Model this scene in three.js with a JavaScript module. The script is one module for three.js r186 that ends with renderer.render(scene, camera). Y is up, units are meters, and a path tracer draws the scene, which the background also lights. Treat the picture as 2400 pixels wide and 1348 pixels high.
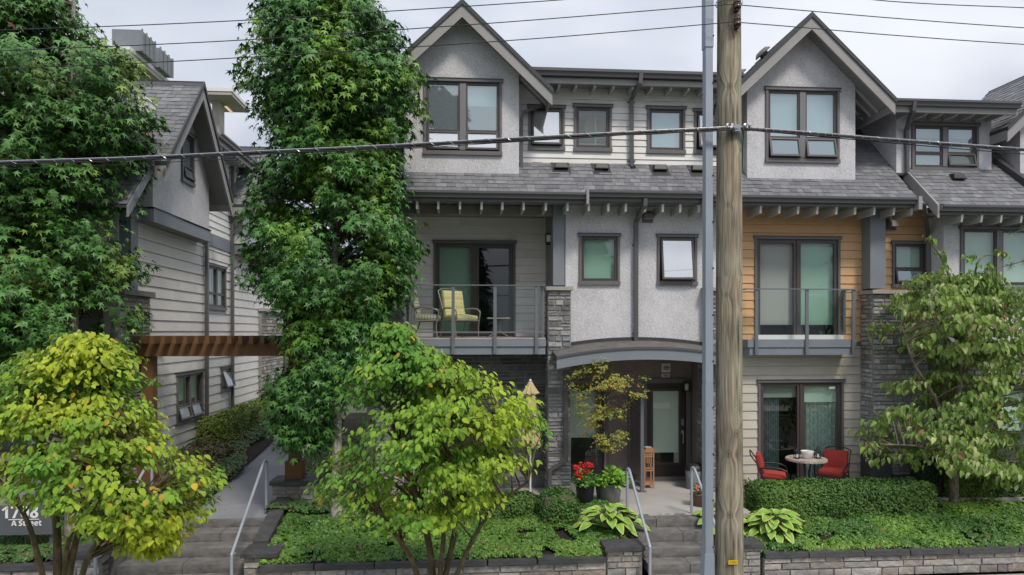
import * as THREE from 'three';
import { mergeGeometries } from 'three/addons/utils/BufferGeometryUtils.js';

// ------------------------------------------------------------------ camera, sky, sun, exposure
const scene = new THREE.Scene();
const F = 1650, CX = 1200, HY = 777, TH = 4.44 * Math.PI / 180, EYE = 4.25;   // focal length and horizon in photo pixels
const camera = new THREE.PerspectiveCamera(2 * Math.atan(674 / F) * 180 / Math.PI, 2400 / 1348, 0.1, 2000);
camera.position.set(0, EYE, 0);
camera.rotation.y = -TH;
camera.setViewOffset(2400, 1348, 0, 674 - HY, 2400, 1348);
camera.updateProjectionMatrix();

const renderer = new THREE.WebGLRenderer({ antialias: true });
renderer.toneMapping = THREE.LinearToneMapping;
renderer.toneMappingExposure = 1.64;
renderer.shadowMap.enabled = true;

let seed = 7;
const rnd = () => { seed = (seed + 0x6d2b79f5) | 0; let t = Math.imul(seed ^ (seed >>> 15), 1 | seed); t = (t + Math.imul(t ^ (t >>> 7), 61 | t)) ^ t; return ((t ^ (t >>> 14)) >>> 0) / 4294967296; };
const rr = (a, b) => a + (b - a) * rnd();
const pick = (a) => a[Math.floor(rnd() * a.length)];
const hash = (x, y, z) => { let h = Math.imul(x | 0, 374761393) + Math.imul(y | 0, 668265263) + Math.imul(z | 0, 2147483647 ^ 0x5bd1e995); h = Math.imul(h ^ (h >>> 13), 1274126177); return ((h ^ (h >>> 16)) >>> 0) / 4294967296; };
const sm = (t) => t * t * (3 - 2 * t), mix = (a, b, t) => a + (b - a) * t, clamp = (x, a, b) => Math.min(b, Math.max(a, x));
function noise3(x, y, z, p = 0) {      // value noise, periodic in x and y when p > 0
  const xi = Math.floor(x), yi = Math.floor(y), zi = Math.floor(z), fx = sm(x - xi), fy = sm(y - yi), fz = sm(z - zi);
  const w = (n) => (p ? ((n % p) + p) % p : n);
  const h = (a, b, c) => hash(w(xi + a), w(yi + b), zi + c);
  return mix(mix(mix(h(0, 0, 0), h(1, 0, 0), fx), mix(h(0, 1, 0), h(1, 1, 0), fx), fy), mix(mix(h(0, 0, 1), h(1, 0, 1), fx), mix(h(0, 1, 1), h(1, 1, 1), fx), fy), fz);
}
function fbm(x, y, z, oct = 4, p = 0) { let s = 0, a = 0.5, t = 0; for (let i = 0; i < oct; i++) { s += a * noise3(x, y, z + i * 17, p); t += a; x *= 2; y *= 2; z *= 2; p *= 2; a *= 0.5; } return s / t; }

{ // overcast sky: soft layered cloud, a little brighter overhead as overcast skies are
  const W = 1024, H = 512, d = new Float32Array(W * H * 4);
  for (let j = 0; j < H; j++) for (let i = 0; i < W; i++) {
    const el = ((j + 0.5) / H - 0.5) * Math.PI, az = (i / W) * 2 * Math.PI, k = 4 * (j * W + i);
    const X = Math.cos(el) * Math.cos(az), Y = Math.max(0.02, Math.sin(el)), Z = Math.cos(el) * Math.sin(az), q = 1 / (Y + 0.28);
    const n = fbm(X * q * 1.3 + 40, Z * q * 2.2 + 40, 3.1, 5), n2 = fbm(X * q * 4 + 9, Z * q * 6 + 9, 8.3, 4);
    const cl = clamp(0.5 + 2.6 * (n - 0.5) + 1.0 * (n2 - 0.5), 0, 1);
    const L = 0.62 * (0.80 + 0.20 * sm(cl)) * (0.80 + 0.75 * Y);
    d[k] = L * mix(0.66, 0.86, cl); d[k + 1] = L * mix(0.735, 0.885, cl); d[k + 2] = L * mix(0.87, 0.95, cl); d[k + 3] = 1;
  }
  const t = new THREE.DataTexture(d, W, H, THREE.RGBAFormat, THREE.FloatType);
  t.mapping = THREE.EquirectangularReflectionMapping; t.magFilter = THREE.LinearFilter; t.minFilter = THREE.LinearFilter; t.wrapS = THREE.RepeatWrapping; t.needsUpdate = true;
  scene.background = t; scene.environment = t;
}
const sun = new THREE.DirectionalLight(0xfff5e8, 1.5);
sun.name = 'sun'; sun.position.set(22, 68, 32); sun.target.position.set(0, 3, -14); sun.castShadow = true; sun.shadow.radius = 22;
Object.assign(sun.shadow.camera, { left: -30, right: 30, top: 30, bottom: -30, near: 1, far: 140 }); sun.shadow.mapSize.set(4096, 4096);
scene.add(sun, sun.target);

// ------------------------------------------------------------------ photo pixels -> places on a plane at depth D, or on a plane X = const
const ct = Math.cos(TH), st = Math.sin(TH);
const ray = (px) => { const t = (px - CX) / F; return [t * ct + st, ct - t * st]; };
const PX = (px, D) => { const [a, b] = ray(px); return a / b * D; };
const PY = (px, py, D) => { const [, b] = ray(px); return EYE + (HY - py) / F * D / b; };
const LD = (px, X) => { const [a, b] = ray(px); return X * b / a; };
const LY = (px, py, X) => PY(px, py, LD(px, X));
const rect = (a, b, t, u, D) => { const m = (a + b) / 2; return { x0: PX(a, D), x1: PX(b, D), y0: PY(m, u, D), y1: PY(m, t, D) }; };
const rectL = (a, b, t, u, X, mid) => ({ x0: LD(a, X), x1: LD(b, X), y0: LY(mid ?? a, u, X), y1: LY(mid ?? a, t, X) });

// ------------------------------------------------------------------ names, labels
const taken = {};
function numbered(n) { const k = taken[n] = (taken[n] ?? -1) + 1; return k ? n + '_' + String(k).padStart(3, '0') : n; }
function tag(o, label, category, group, kind) { if (label) o.userData.label = label; if (category) o.userData.category = category; if (group) o.userData.group = group; if (kind) o.userData.kind = kind; return o; }
function thing(name, label, category, pos = [0, 0, 0], turn = 0, group) { const o = new THREE.Group(); o.name = numbered(name); o.position.set(...pos); o.rotation.y = turn; scene.add(o); return tag(o, label, category, group); }
function part(parent, name) { const o = new THREE.Group(); o.name = name; parent.add(o); return o; }
function mesh(parent, name, geo, mat, label) { const o = new THREE.Mesh(geo, mat); o.name = parent === scene ? numbered(name) : name; if (label) o.userData.label = label; parent.add(o); return o; }
function struct(name, geo, mat) { const o = mesh(scene, name, geo, mat); o.userData.kind = 'structure'; return o; }
function stuff(o) { o.userData.kind = 'stuff'; return o; }

// ------------------------------------------------------------------ geometry helpers (uv in metres)
const V = (x, y, z) => new THREE.Vector3(x, y, z);
const FACES = [[4, 5, 6, 7], [1, 0, 3, 2], [5, 1, 2, 6], [0, 4, 7, 3], [7, 6, 2, 3], [0, 1, 5, 4]];
function hexa(p, color, faces = FACES) {
  const pos = [], nor = [], uv = [], idx = [], col = [], ou = rnd() * 7, ov = rnd() * 7;
  for (const f of faces) {
    const [a, b, c, d] = f.map((i) => p[i]), e1 = [b[0] - a[0], b[1] - a[1], b[2] - a[2]], e2 = [d[0] - a[0], d[1] - a[1], d[2] - a[2]], e3 = [c[0] - a[0], c[1] - a[1], c[2] - a[2]];
    const g = Math.hypot(...e1) > 1e-6 ? e1 : e3, h = Math.hypot(...e2) > 1e-6 ? e2 : e3;
    let n = [g[1] * h[2] - g[2] * h[1], g[2] * h[0] - g[0] * h[2], g[0] * h[1] - g[1] * h[0]]; const l = Math.hypot(...n) || 1; n = n.map((v) => v / l);
    const ax = Math.abs(n[0]), ay = Math.abs(n[1]), az = Math.abs(n[2]), k = pos.length / 3;
    for (const q of [a, b, c, d]) {
      pos.push(...q); nor.push(...n);
      uv.push(...(az >= ax && az >= ay ? [q[0] + ou, q[1] + ov] : ax >= ay ? [q[2] + ou, q[1] + ov] : [q[0] + ou, q[2] + ov]));
      if (color) col.push(...color);
    }
    idx.push(k, k + 1, k + 2, k, k + 2, k + 3);
  }
  const geo = new THREE.BufferGeometry();
  geo.setAttribute('position', new THREE.Float32BufferAttribute(pos, 3)); geo.setAttribute('normal', new THREE.Float32BufferAttribute(nor, 3)); geo.setAttribute('uv', new THREE.Float32BufferAttribute(uv, 2));
  if (color) geo.setAttribute('color', new THREE.Float32BufferAttribute(col, 3));
  geo.setIndex(idx); return geo;
}
const box = (x0, x1, y0, y1, z0, z1, color) => hexa([[x0, y0, z0], [x1, y0, z0], [x1, y1, z0], [x0, y1, z0], [x0, y0, z1], [x1, y0, z1], [x1, y1, z1], [x0, y1, z1]], color);
const join = (list) => mergeGeometries(list.map((g) => g.index ? g : g), false);
const moved = (g, x, y, z) => g.translate(x, y, z);
function roughBox(x0, x1, y0, y1, z0, z1, amp, cell = 0.12, color, ax_ = 1, ay_ = 0.5) {   // a block with uneven faces and softened corners
  const n = (l) => clamp(Math.round(l / cell), 1, 24), w = x1 - x0, h = y1 - y0, d = z1 - z0;
  const g = new THREE.BoxGeometry(w, h, d, n(w), n(h), n(d)).translate((x0 + x1) / 2, (y0 + y1) / 2, (z0 + z1) / 2), p = g.attributes.position, uv = [], s = rnd() * 50, nn = g.attributes.normal;
  for (let i = 0; i < p.count; i++) {
    const x = p.getX(i), y = p.getY(i), z = p.getZ(i);
    const f = 6 / Math.max(cell * 6, 0.3), q = (k) => (noise3(x * f * 2.3 + s, y * f * 2.3 + k * 13, z * f * 2.3 + s) - 0.5) * 2 * amp;
    const ex = Math.min(x - x0, x1 - x) < 1e-5, ey = Math.min(y - y0, y1 - y) < 1e-5, ez = Math.min(z - z0, z1 - z) < 1e-5, edge = (ex + ey + ez) > 1 ? amp * 0.9 : 0;
    p.setXYZ(i, x + (ex ? q(1) * ax_ : 0) - (ex ? Math.sign(x - (x0 + x1) / 2) * edge * ax_ : 0), y + (ey ? q(2) * ay_ : 0) - (ey ? Math.sign(y - (y0 + y1) / 2) * edge : 0), z + (ez ? q(3) : 0) - (ez ? Math.sign(z - (z0 + z1) / 2) * edge : 0));
    const ax = Math.abs(nn.getX(i)), ay = Math.abs(nn.getY(i)), az = Math.abs(nn.getZ(i));
    uv.push(...(az > 0.5 ? [x + s, y] : ax > 0.5 ? [z + s, y] : [x + s, z]));
  }
  g.setAttribute('uv', new THREE.Float32BufferAttribute(uv, 2));
  if (color) { const c = []; for (let i = 0; i < p.count; i++) c.push(...color); g.setAttribute('color', new THREE.Float32BufferAttribute(c, 3)); }
  g.clearGroups(); g.computeVertexNormals(); return g;
}
function sweep(pts, radii, sides = 8, spin = 0, flat = [1, 1]) {   // a tube along a polyline, tapered, closed at both ends
  const P = pts.map((p) => V(...p)), R = (i) => Array.isArray(radii) ? radii[i] : radii, pos = [], nor = [], uv = [], idx = [];
  let up = V(0, 1, 0); const d0 = P[1].clone().sub(P[0]).normalize(); if (Math.abs(d0.dot(up)) > 0.93) up = V(0, 0, 1);
  let len = 0; const rings = P.length;
  for (let i = 0; i < rings; i++) {
    const a = P[Math.max(0, i - 1)], b = P[Math.min(rings - 1, i + 1)], t = b.clone().sub(a).normalize();
    const s = V().crossVectors(t, up).normalize(), n = V().crossVectors(s, t); up = n.clone();
    if (i) len += P[i].distanceTo(P[i - 1]);
    let w = 1; if (i && i < rings - 1) { const u1 = P[i].clone().sub(P[i - 1]).normalize(), c = clamp(u1.dot(t), 0.5, 1); w = sides <= 4 ? 1 / c : 1; }
    for (let k = 0; k <= sides; k++) {
      const an = spin + k / sides * Math.PI * 2, c = Math.cos(an) * flat[0], q = Math.sin(an) * flat[1], o = s.clone().multiplyScalar(c).addScaledVector(n, q * w);
      pos.push(P[i].x + o.x * R(i), P[i].y + o.y * R(i), P[i].z + o.z * R(i)); o.normalize(); nor.push(o.x, o.y, o.z); uv.push(k / sides * R(i) * 6.28, len);
    }
  }
  for (let i = 0; i < rings - 1; i++) for (let k = 0; k < sides; k++) { const a = i * (sides + 1) + k, b = a + sides + 1; idx.push(a, b, a + 1, b, b + 1, a + 1); }
  for (const [ring, flip] of [[0, true], [rings - 1, false]]) { const c = pos.length / 3; pos.push(P[ring].x, P[ring].y, P[ring].z); const t = P[Math.min(ring + 1, rings - 1)].clone().sub(P[Math.max(0, ring - 1)]).normalize().multiplyScalar(flip ? -1 : 1); nor.push(t.x, t.y, t.z); uv.push(0, 0); for (let k = 0; k < sides; k++) { const a = ring * (sides + 1) + k; flip ? idx.push(c, a, a + 1) : idx.push(c, a + 1, a); } }
  const g = new THREE.BufferGeometry(); g.setAttribute('position', new THREE.Float32BufferAttribute(pos, 3)); g.setAttribute('normal', new THREE.Float32BufferAttribute(nor, 3)); g.setAttribute('uv', new THREE.Float32BufferAttribute(uv, 2)); g.setIndex(idx);
  if (sides <= 4) { const f = g.toNonIndexed(); f.computeVertexNormals(); const ii = []; for (let i = 0; i < f.attributes.position.count; i++) ii.push(i); f.setIndex(ii); return f; }
  return g;
}
const bar = (pts, w, d) => sweep(pts, 1, 4, Math.PI / 4, [w * 0.7071, d * 0.7071]);
const smoothPath = (pts, n = 24, t = 0.5) => new THREE.CatmullRomCurve3(pts.map((p) => V(...p)), false, 'catmullrom', t).getPoints(n).map((p) => [p.x, p.y, p.z]);
function uvMetres(g) { // planar uv by the way each face points
  const p = g.attributes.position, n = g.attributes.normal, uv = [];
  for (let i = 0; i < p.count; i++) { const ax = Math.abs(n.getX(i)), ay = Math.abs(n.getY(i)), az = Math.abs(n.getZ(i)); uv.push(...(az >= ax && az >= ay ? [p.getX(i), p.getY(i)] : ax >= ay ? [p.getZ(i), p.getY(i)] : [p.getX(i), p.getZ(i)])); }
  g.setAttribute('uv', new THREE.Float32BufferAttribute(uv, 2)); return g;
}
function extrude(outline, holes, z0, z1) { // outline in x,y; from z0 to z1
  const s = new THREE.Shape(outline.map((p) => new THREE.Vector2(...p))); for (const h of holes) s.holes.push(new THREE.Path(h.map((p) => new THREE.Vector2(...p))));
  const g = new THREE.ExtrudeGeometry(s, { depth: z1 - z0, bevelEnabled: false }).translate(0, 0, z0); g.clearGroups(); return uvMetres(g);
}
const rc = (r, k = 0) => [[r.x0 + k, r.y0 + k], [r.x1 - k, r.y0 + k], [r.x1 - k, r.y1 - k], [r.x0 + k, r.y1 - k]];
const ring = (x0, x1, y0, y1, t, z0, z1, tb = t) => extrude([[x0, y0], [x1, y0], [x1, y1], [x0, y1]], [[[x0 + t, y0 + tb], [x1 - t, y0 + tb], [x1 - t, y1 - t], [x0 + t, y1 - t]]], z0, z1);
function alongX(profile, x0, x1) { // profile in (z, y), swept from x0 to x1
  return uvMetres(extrude(profile.map(([z, y]) => [z, y]), [], 0, x1 - x0).rotateY(-Math.PI / 2).scale(1, 1, 1).translate(x1, 0, 0));
}
function lathe(pts, seg = 20) { return new THREE.LatheGeometry(pts.map((p) => new THREE.Vector2(...p)), seg); }

// ------------------------------------------------------------------ textures and materials
function tex(w, h, fn, srgb = false) {
  const d = new Uint8Array(w * h * 4);
  for (let j = 0; j < h; j++) for (let i = 0; i < w; i++) { const c = fn(i / w, j / h, i, j), k = 4 * (j * w + i), a = typeof c === 'number' ? [c, c, c] : c; for (let q = 0; q < 3; q++) d[k + q] = clamp(a[q] * 255, 0, 255); d[k + 3] = 255; }
  const t = new THREE.DataTexture(d, w, h); t.wrapS = t.wrapT = THREE.RepeatWrapping; t.magFilter = THREE.LinearFilter; t.minFilter = THREE.LinearMipmapLinearFilter; t.generateMipmaps = true; if (srgb) t.colorSpace = THREE.SRGBColorSpace; t.needsUpdate = true; return t;
}
const rep = (t, a, b = a) => { const c = t.clone(); c.repeat.set(a, b); c.needsUpdate = true; return c; };
const tStucco = tex(512, 512, (u, v) => { const a = noise3(u * 128, v * 128, 1, 128), b = noise3(u * 64, v * 64, 5, 64), c = fbm(u * 4, v * 4, 9, 4, 4); return clamp(0.84 + 0.42 * (a - 0.5) + 0.20 * (b - 0.5) + 0.28 * (c - 0.5), 0, 1); });
const tPaint = tex(512, 512, (u, v) => clamp(0.93 + 0.16 * (fbm(u * 6, v * 6, 2, 5, 6) - 0.5) + 0.06 * (noise3(u * 200, v * 200, 3, 200) - 0.5), 0, 1));
const tGrain = tex(512, 512, (u, v) => { const g = fbm(u * 8, v * 96, 4, 3, 8), c = fbm(u * 3, v * 3, 7, 4, 3); return clamp(0.92 + 0.14 * (g - 0.5) + 0.2 * (c - 0.5), 0, 1); });
const tStone = tex(512, 512, (u, v) => { const c = fbm(u * 8, v * 8, 11, 6, 8), f = noise3(u * 160, v * 160, 3, 160), s = fbm(u * 5, v * 24, 21, 4, 5); return clamp(0.78 + 0.75 * (c - 0.5) + 0.25 * (f - 0.5) + 0.3 * (s - 0.5), 0, 1); });
const tConc = tex(512, 512, (u, v) => { const c = fbm(u * 4, v * 4, 31, 6, 4), f = noise3(u * 220, v * 220, 3, 220); return clamp(0.86 + 0.36 * (c - 0.5) + 0.16 * (f - 0.5), 0, 1); });
const tShingle = tex(512, 512, (u, v) => { const f = noise3(u * 170, v * 170, 3, 170), c = fbm(u * 5, v * 5, 13, 4, 5); return clamp(0.8 + 0.5 * (f - 0.5) + 0.5 * (c - 0.5), 0, 1); });
const tBark = tex(256, 512, (u, v) => { const c = fbm(u * 10, v * 5, 4, 5, 5), f = fbm(u * 24, v * 8, 9, 3, 8); return clamp(0.65 + 0.9 * (c - 0.5) + 0.5 * (f - 0.5), 0, 1); });
const C = (r, g, b) => new THREE.Color().setRGB(r, g, b);
const S = (hex) => new THREE.Color(hex);
function mat(color, rough = 0.8, map, scale = 1, bump = 0, extra = {}) {
  const m = new THREE.MeshPhysicalMaterial({ color, roughness: rough, metalness: 0, ...extra });
  if (map) { const t = rep(map, scale); m.map = t; if (bump) { m.bumpMap = t; m.bumpScale = bump; } }
  return m;
}
const M = {
  stucco: mat(C(0.69, 0.688, 0.712), 0.95, tStucco, 0.9, 0.006),
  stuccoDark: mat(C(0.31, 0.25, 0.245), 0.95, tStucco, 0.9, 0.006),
  siding: mat(C(0.83, 0.82, 0.79), 0.7, tGrain, 0.5),
  sidingWarm: mat(C(0.60, 0.565, 0.49), 0.7, tGrain, 0.5),
  sidingGrey: mat(C(0.71, 0.695, 0.665), 0.7, tGrain, 0.5),
  orange: mat(C(0.66, 0.41, 0.215), 0.65, tGrain, 0.5),
  trim: mat(C(0.15, 0.145, 0.15), 0.55, tPaint, 0.5),
  trimBlue: mat(C(0.215, 0.24, 0.275), 0.55, tPaint, 0.5),
  barge: mat(C(0.33, 0.32, 0.315), 0.6, tPaint, 0.5),
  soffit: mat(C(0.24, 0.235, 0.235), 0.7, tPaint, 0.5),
  frame: mat(C(0.075, 0.063, 0.060), 0.42, tPaint, 0.5),
  gutter: mat(C(0.105, 0.105, 0.11), 0.38, tPaint, 0.5),
  rafter: mat(C(0.46, 0.455, 0.45), 0.7, tPaint, 0.5),
  flashing: mat(C(0.05, 0.05, 0.053), 0.5, tPaint, 0.5),
  shingle: mat(C(1, 1, 1), 0.92, tShingle, 1.3, 0.002, { vertexColors: true }),
  stone: mat(C(1, 1, 1), 0.9, tStone, 1.7, 0.012, { vertexColors: true }),
  mortar: mat(C(0.30, 0.295, 0.285), 0.95, tConc, 1),
  cap: mat(C(0.08, 0.08, 0.083), 0.75, tStone, 0.9, 0.01),
  capLight: mat(C(0.42, 0.40, 0.37), 0.85, tConc, 1),
  step: mat(C(0.20, 0.193, 0.183), 0.9, tStone, 0.8, 0.012),
  paver: mat(C(0.27, 0.278, 0.305), 0.9, tConc, 0.5),
  concrete: mat(C(0.46, 0.445, 0.42), 0.9, tConc, 0.5),
  asphalt: mat(C(0.055, 0.055, 0.058), 0.95, tConc, 1),
  soil: mat(C(0.035, 0.026, 0.018), 1, tStone, 1.5, 0.02),
  handrail: mat(C(0.40, 0.44, 0.49), 0.45, tPaint, 1, 0, { metalness: 0.2 }),
  rail: mat(C(0.20, 0.21, 0.23), 0.4, tPaint, 1, 0, { metalness: 0.3 }),
  galv: mat(C(0.34, 0.385, 0.45), 0.55, tPaint, 0.7, 0, { metalness: 0.2 }),
  black: mat(C(0.02, 0.02, 0.022), 0.5),
  iron: mat(C(0.045, 0.042, 0.042), 0.45, null, 1, 0, { metalness: 0.4 }),
  blind: mat(C(0.80, 0.85, 0.80), 0.9),
  interior: mat(C(0.10, 0.10, 0.095), 0.95),
  white: mat(C(0.78, 0.78, 0.77), 0.5),
  pergola: mat(C(0.145, 0.068, 0.022), 0.65, tGrain, 0.8, 0.002),
  door: mat(C(0.04, 0.033, 0.031), 0.45, tPaint, 0.5),
  steel: mat(C(0.6, 0.6, 0.6), 0.3, null, 1, 0, { metalness: 0.9 }),
};
const glass = (r, g, b, ior) => { const m = new THREE.MeshPhysicalMaterial({ color: C(r, g, b), roughness: 0.02, metalness: 0, transmission: 1, thickness: 0, ior }); m.ior = ior; return m; };
const coated = (m, k) => { m.metalness = k; return m; };
const G = { pane: glass(0.70, 0.84, 0.79, 1.95), mirror: glass(0.62, 0.76, 0.82, 2.0), sky: glass(0.9, 0.93, 0.95, 2.0), deep: glass(0.58, 0.73, 0.67, 1.8), rail: glass(0.90, 0.95, 0.93, 1.5), clear: glass(0.88, 0.95, 0.91, 1.5), dark: glass(0.5, 0.56, 0.55, 1.75), mesh: glass(0.66, 0.66, 0.66, 1.25) };
coated(G.mirror, 0.45); coated(G.pane, 0.1); coated(G.sky, 0.72);

// ------------------------------------------------------------------ building kit
// Lap siding: every board its own mesh, cut round the openings. Wall in local x,y at z (outward +z).
function tones(m) { if (!m.userData.tones) { m.userData.tones = [m, ...[0.94, 1.04, 0.98].map((k) => { const c = m.clone(); c.color = m.color.clone().multiplyScalar(k); return c; })]; } return pick(m.userData.tones); }
function siding(parent, x0, x1, y0, y1, z, exposure, holes, m, { end = 3.66, top = null } = {}) {
  const wall = part(parent, 'siding');
  mesh(wall, 'sheathing', extrude([[x0, y0], [x1, y0], [x1, y1], [x0, y1]], holes.map((h) => rc(h, 0.03)), z - 0.16, z - 0.014), m);
  for (let y = y0, k = 0; y < y1 - 0.02; y += exposure, k++) {
    const yb = Math.min(y + exposure, y1), cuts = [x0, x1];
    for (const h of holes) if (h.y0 < yb && h.y1 > y) cuts.push(clamp(h.x0, x0, x1), clamp(h.x1, x0, x1));
    for (let xj = x0 + ((k * 1.37 + 0.6) % end); xj < x1; xj += end) if (xj > x0 + 0.25 && xj < x1 - 0.25) cuts.push(xj);
    cuts.sort((a, b) => a - b);
    for (let i = 0; i + 1 < cuts.length; i++) {
      const a = cuts[i], b = cuts[i + 1]; if (b - a < 0.012) continue;
      const h = holes.find((q) => q.x0 < (a + b) / 2 && q.x1 > (a + b) / 2 && q.y0 < yb && q.y1 > y);
      const spans = h ? [[y, Math.min(yb, h.y0)], [Math.max(y, h.y1), yb]] : [[y, yb]];
      for (const [c, d] of spans) {
        if (d - c < 0.01) continue;
        const j = rr(-0.0012, 0.0012), g = 0.0012;
        mesh(wall, 'board', hexa([[a + g, c + 0.006, z - 0.013], [b - g, c + 0.006, z - 0.013], [b - g, d, z - 0.013], [a + g, d, z - 0.013], [a + g, c + 0.011, z + 0.017 + j], [b - g, c + 0.011, z + 0.017 + j], [b - g, d, z - 0.002 + j], [a + g, d, z - 0.002 + j]]), tones(m));
      }
    }
  }
  return wall;
}
// Ledge stone: rows of uneven blocks in front of a mortar backing. budget = how many are parts of their own, the rest one joined part.
const PAL = {
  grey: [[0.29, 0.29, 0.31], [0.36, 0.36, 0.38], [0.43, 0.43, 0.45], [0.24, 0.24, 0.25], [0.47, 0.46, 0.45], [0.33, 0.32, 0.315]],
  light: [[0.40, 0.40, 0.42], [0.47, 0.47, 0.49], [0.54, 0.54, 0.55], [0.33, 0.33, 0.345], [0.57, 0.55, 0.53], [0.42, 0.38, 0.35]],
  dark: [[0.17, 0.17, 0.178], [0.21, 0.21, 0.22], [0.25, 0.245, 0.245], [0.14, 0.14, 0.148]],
  warm: [[0.40, 0.36, 0.32], [0.46, 0.43, 0.39], [0.34, 0.29, 0.25], [0.42, 0.41, 0.395], [0.54, 0.51, 0.47], [0.36, 0.345, 0.33]],
  pale: [[0.42, 0.40, 0.37], [0.5, 0.47, 0.43], [0.36, 0.33, 0.3], [0.55, 0.53, 0.5], [0.40, 0.33, 0.27]],
};
function stones(parent, x0, x1, y0, y1, z, pal, { row = [0.07, 0.13], wide = [0.14, 0.38], proud = 0.045, holes = [], budget = 300, side = null, depth = 0.2, gap = 0.008, mm = M.mortar } = {}) {
  const list = [];
  for (let y = y0; y < y1 - 0.015;) {
    let h = rr(...row); if (y + h > y1 - row[0] * 0.6) h = y1 - y;
    for (let x = x0; x < x1 - 0.01;) {
      let w = rr(...wide); if (x + w > x1 - wide[0] * 0.7) w = x1 - x;
      if (!holes.some((q) => q.x0 < x + w - 0.02 && q.x1 > x + 0.02 && q.y0 < y + h - 0.01 && q.y1 > y + 0.01)) {
        const split = h > row[1] * 0.82 && rnd() < 0.35 && w > 0.18;
        for (const [c, d] of split ? [[y, y + h * 0.5], [y + h * 0.5, y + h]] : [[y, y + h]]) {
          const t = rr(0.82, 1.18), col = pick(pal).map((v) => v * t);
          list.push({ a: w * (d - c), g: roughBox(x + gap, x + w - gap, c + gap, d - gap, z - 0.03, z + proud * rr(0.55, 1), 0.009, 0.085, col) });
        }
      }
      x += w;
    }
    y += h;
  }
  list.sort((a, b) => b.a - a.a);
  list.slice(0, budget).forEach((s) => mesh(parent, 'stone', s.g, M.stone));
  if (list.length > budget) stuff(mesh(parent, 'stones', join(list.slice(budget).map((s) => s.g)), M.stone));
  mesh(parent, 'mortar', extrude([[x0, y0], [x1, y0], [x1, y1], [x0, y1]], holes.map((h) => rc(h, 0.03)), z - depth, z + 0.004), mm);
}
// Shingled slope: O = lower corner of the eave, U along the eave, V_ up the slope; each shingle a wedge.
const ROOFTONES = [[0.215, 0.22, 0.238], [0.24, 0.245, 0.264], [0.19, 0.195, 0.21], [0.265, 0.27, 0.288], [0.225, 0.226, 0.238]];
function shingles(parent, O, U, W, width, length, { clip = () => true, budget = 300, rowH = 0.145, tones = ROOFTONES, tab = [0.11, 0.26] } = {}) {
  const N = U.clone().cross(W).normalize(), list = [], at = (u, v, n) => { const p = O.clone().addScaledVector(U, u).addScaledVector(W, v).addScaledVector(N, n); return [p.x, p.y, p.z]; };
  for (let v = 0, k = 0; v < length - 0.01; v += rowH, k++) {
    const vb = Math.min(v + rowH + 0.012, length);
    for (let u = -rr(0, 0.2); u < width;) {
      const w = rr(...tab), a = clamp(u, 0, width), b = clamp(u + w, 0, width); u += w;
      if (b - a < 0.03 || !clip((a + b) / 2, v + rowH / 2)) continue;
      const t = rr(0.9, 1.08), c = pick(tones).map((q) => q * t), th = rnd() < 0.4 ? 0.017 : 0.011, dv = rnd() < 0.4 ? -0.012 : 0, g = 0.0025;
      list.push({ k, g: hexa([at(a + g, v + dv, 0), at(b - g, v + dv, 0), at(b - g, vb, 0), at(a + g, vb, 0), at(a + g, v + dv, th), at(b - g, v + dv, th), at(b - g, vb, 0.003), at(a + g, vb, 0.003)], c, [FACES[0], FACES[5], FACES[2], FACES[3]]) });
    }
  }
  list.slice(0, budget).forEach((s) => mesh(parent, 'shingle', s.g, M.shingle));
  if (list.length > budget) stuff(mesh(parent, 'shingles', join(list.slice(budget).map((s) => s.g)), M.shingle));
}
const gutterProfile = (z, y, d = 0.13, h = 0.13) => [[z, y], [z, y - h], [z + d * 0.62, y - h], [z + d * 0.72, y - h * 0.55], [z + d, y - h * 0.35], [z + d, y], [z + d - 0.014, y], [z + d - 0.014, y - 0.03], [z + d * 0.66, y - h * 0.55], [z + d * 0.55, y - h + 0.016], [z + 0.014, y - h + 0.016], [z + 0.014, y]];
function gutter(parent, x0, x1, y, z) { mesh(parent, 'gutter', alongX(gutterProfile(z, y).map(([a, b]) => [a, b]), x0, x1), M.gutter); }
function rafters(parent, x0, x1, n, y, z, len, h = 0.15, w = 0.05, slope = 0, name = 'rafter_tail') {
  for (let i = 0; i < n; i++) { const x = mix(x0, x1, n > 1 ? i / (n - 1) : 0); mesh(parent, name, hexa([[x - w / 2, y - h + slope * len, z], [x + w / 2, y - h + slope * len, z], [x + w / 2, y + slope * len, z], [x - w / 2, y + slope * len, z], [x - w / 2, y - h, z + len - 0.03], [x + w / 2, y - h, z + len - 0.03], [x + w / 2, y, z + len], [x - w / 2, y, z + len]]), M.rafter); }
}
function downspout(parent, pts, w = 0.085) { return mesh(parent, 'downspout', bar(pts, w, w * 0.85), M.gutter); }

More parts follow.
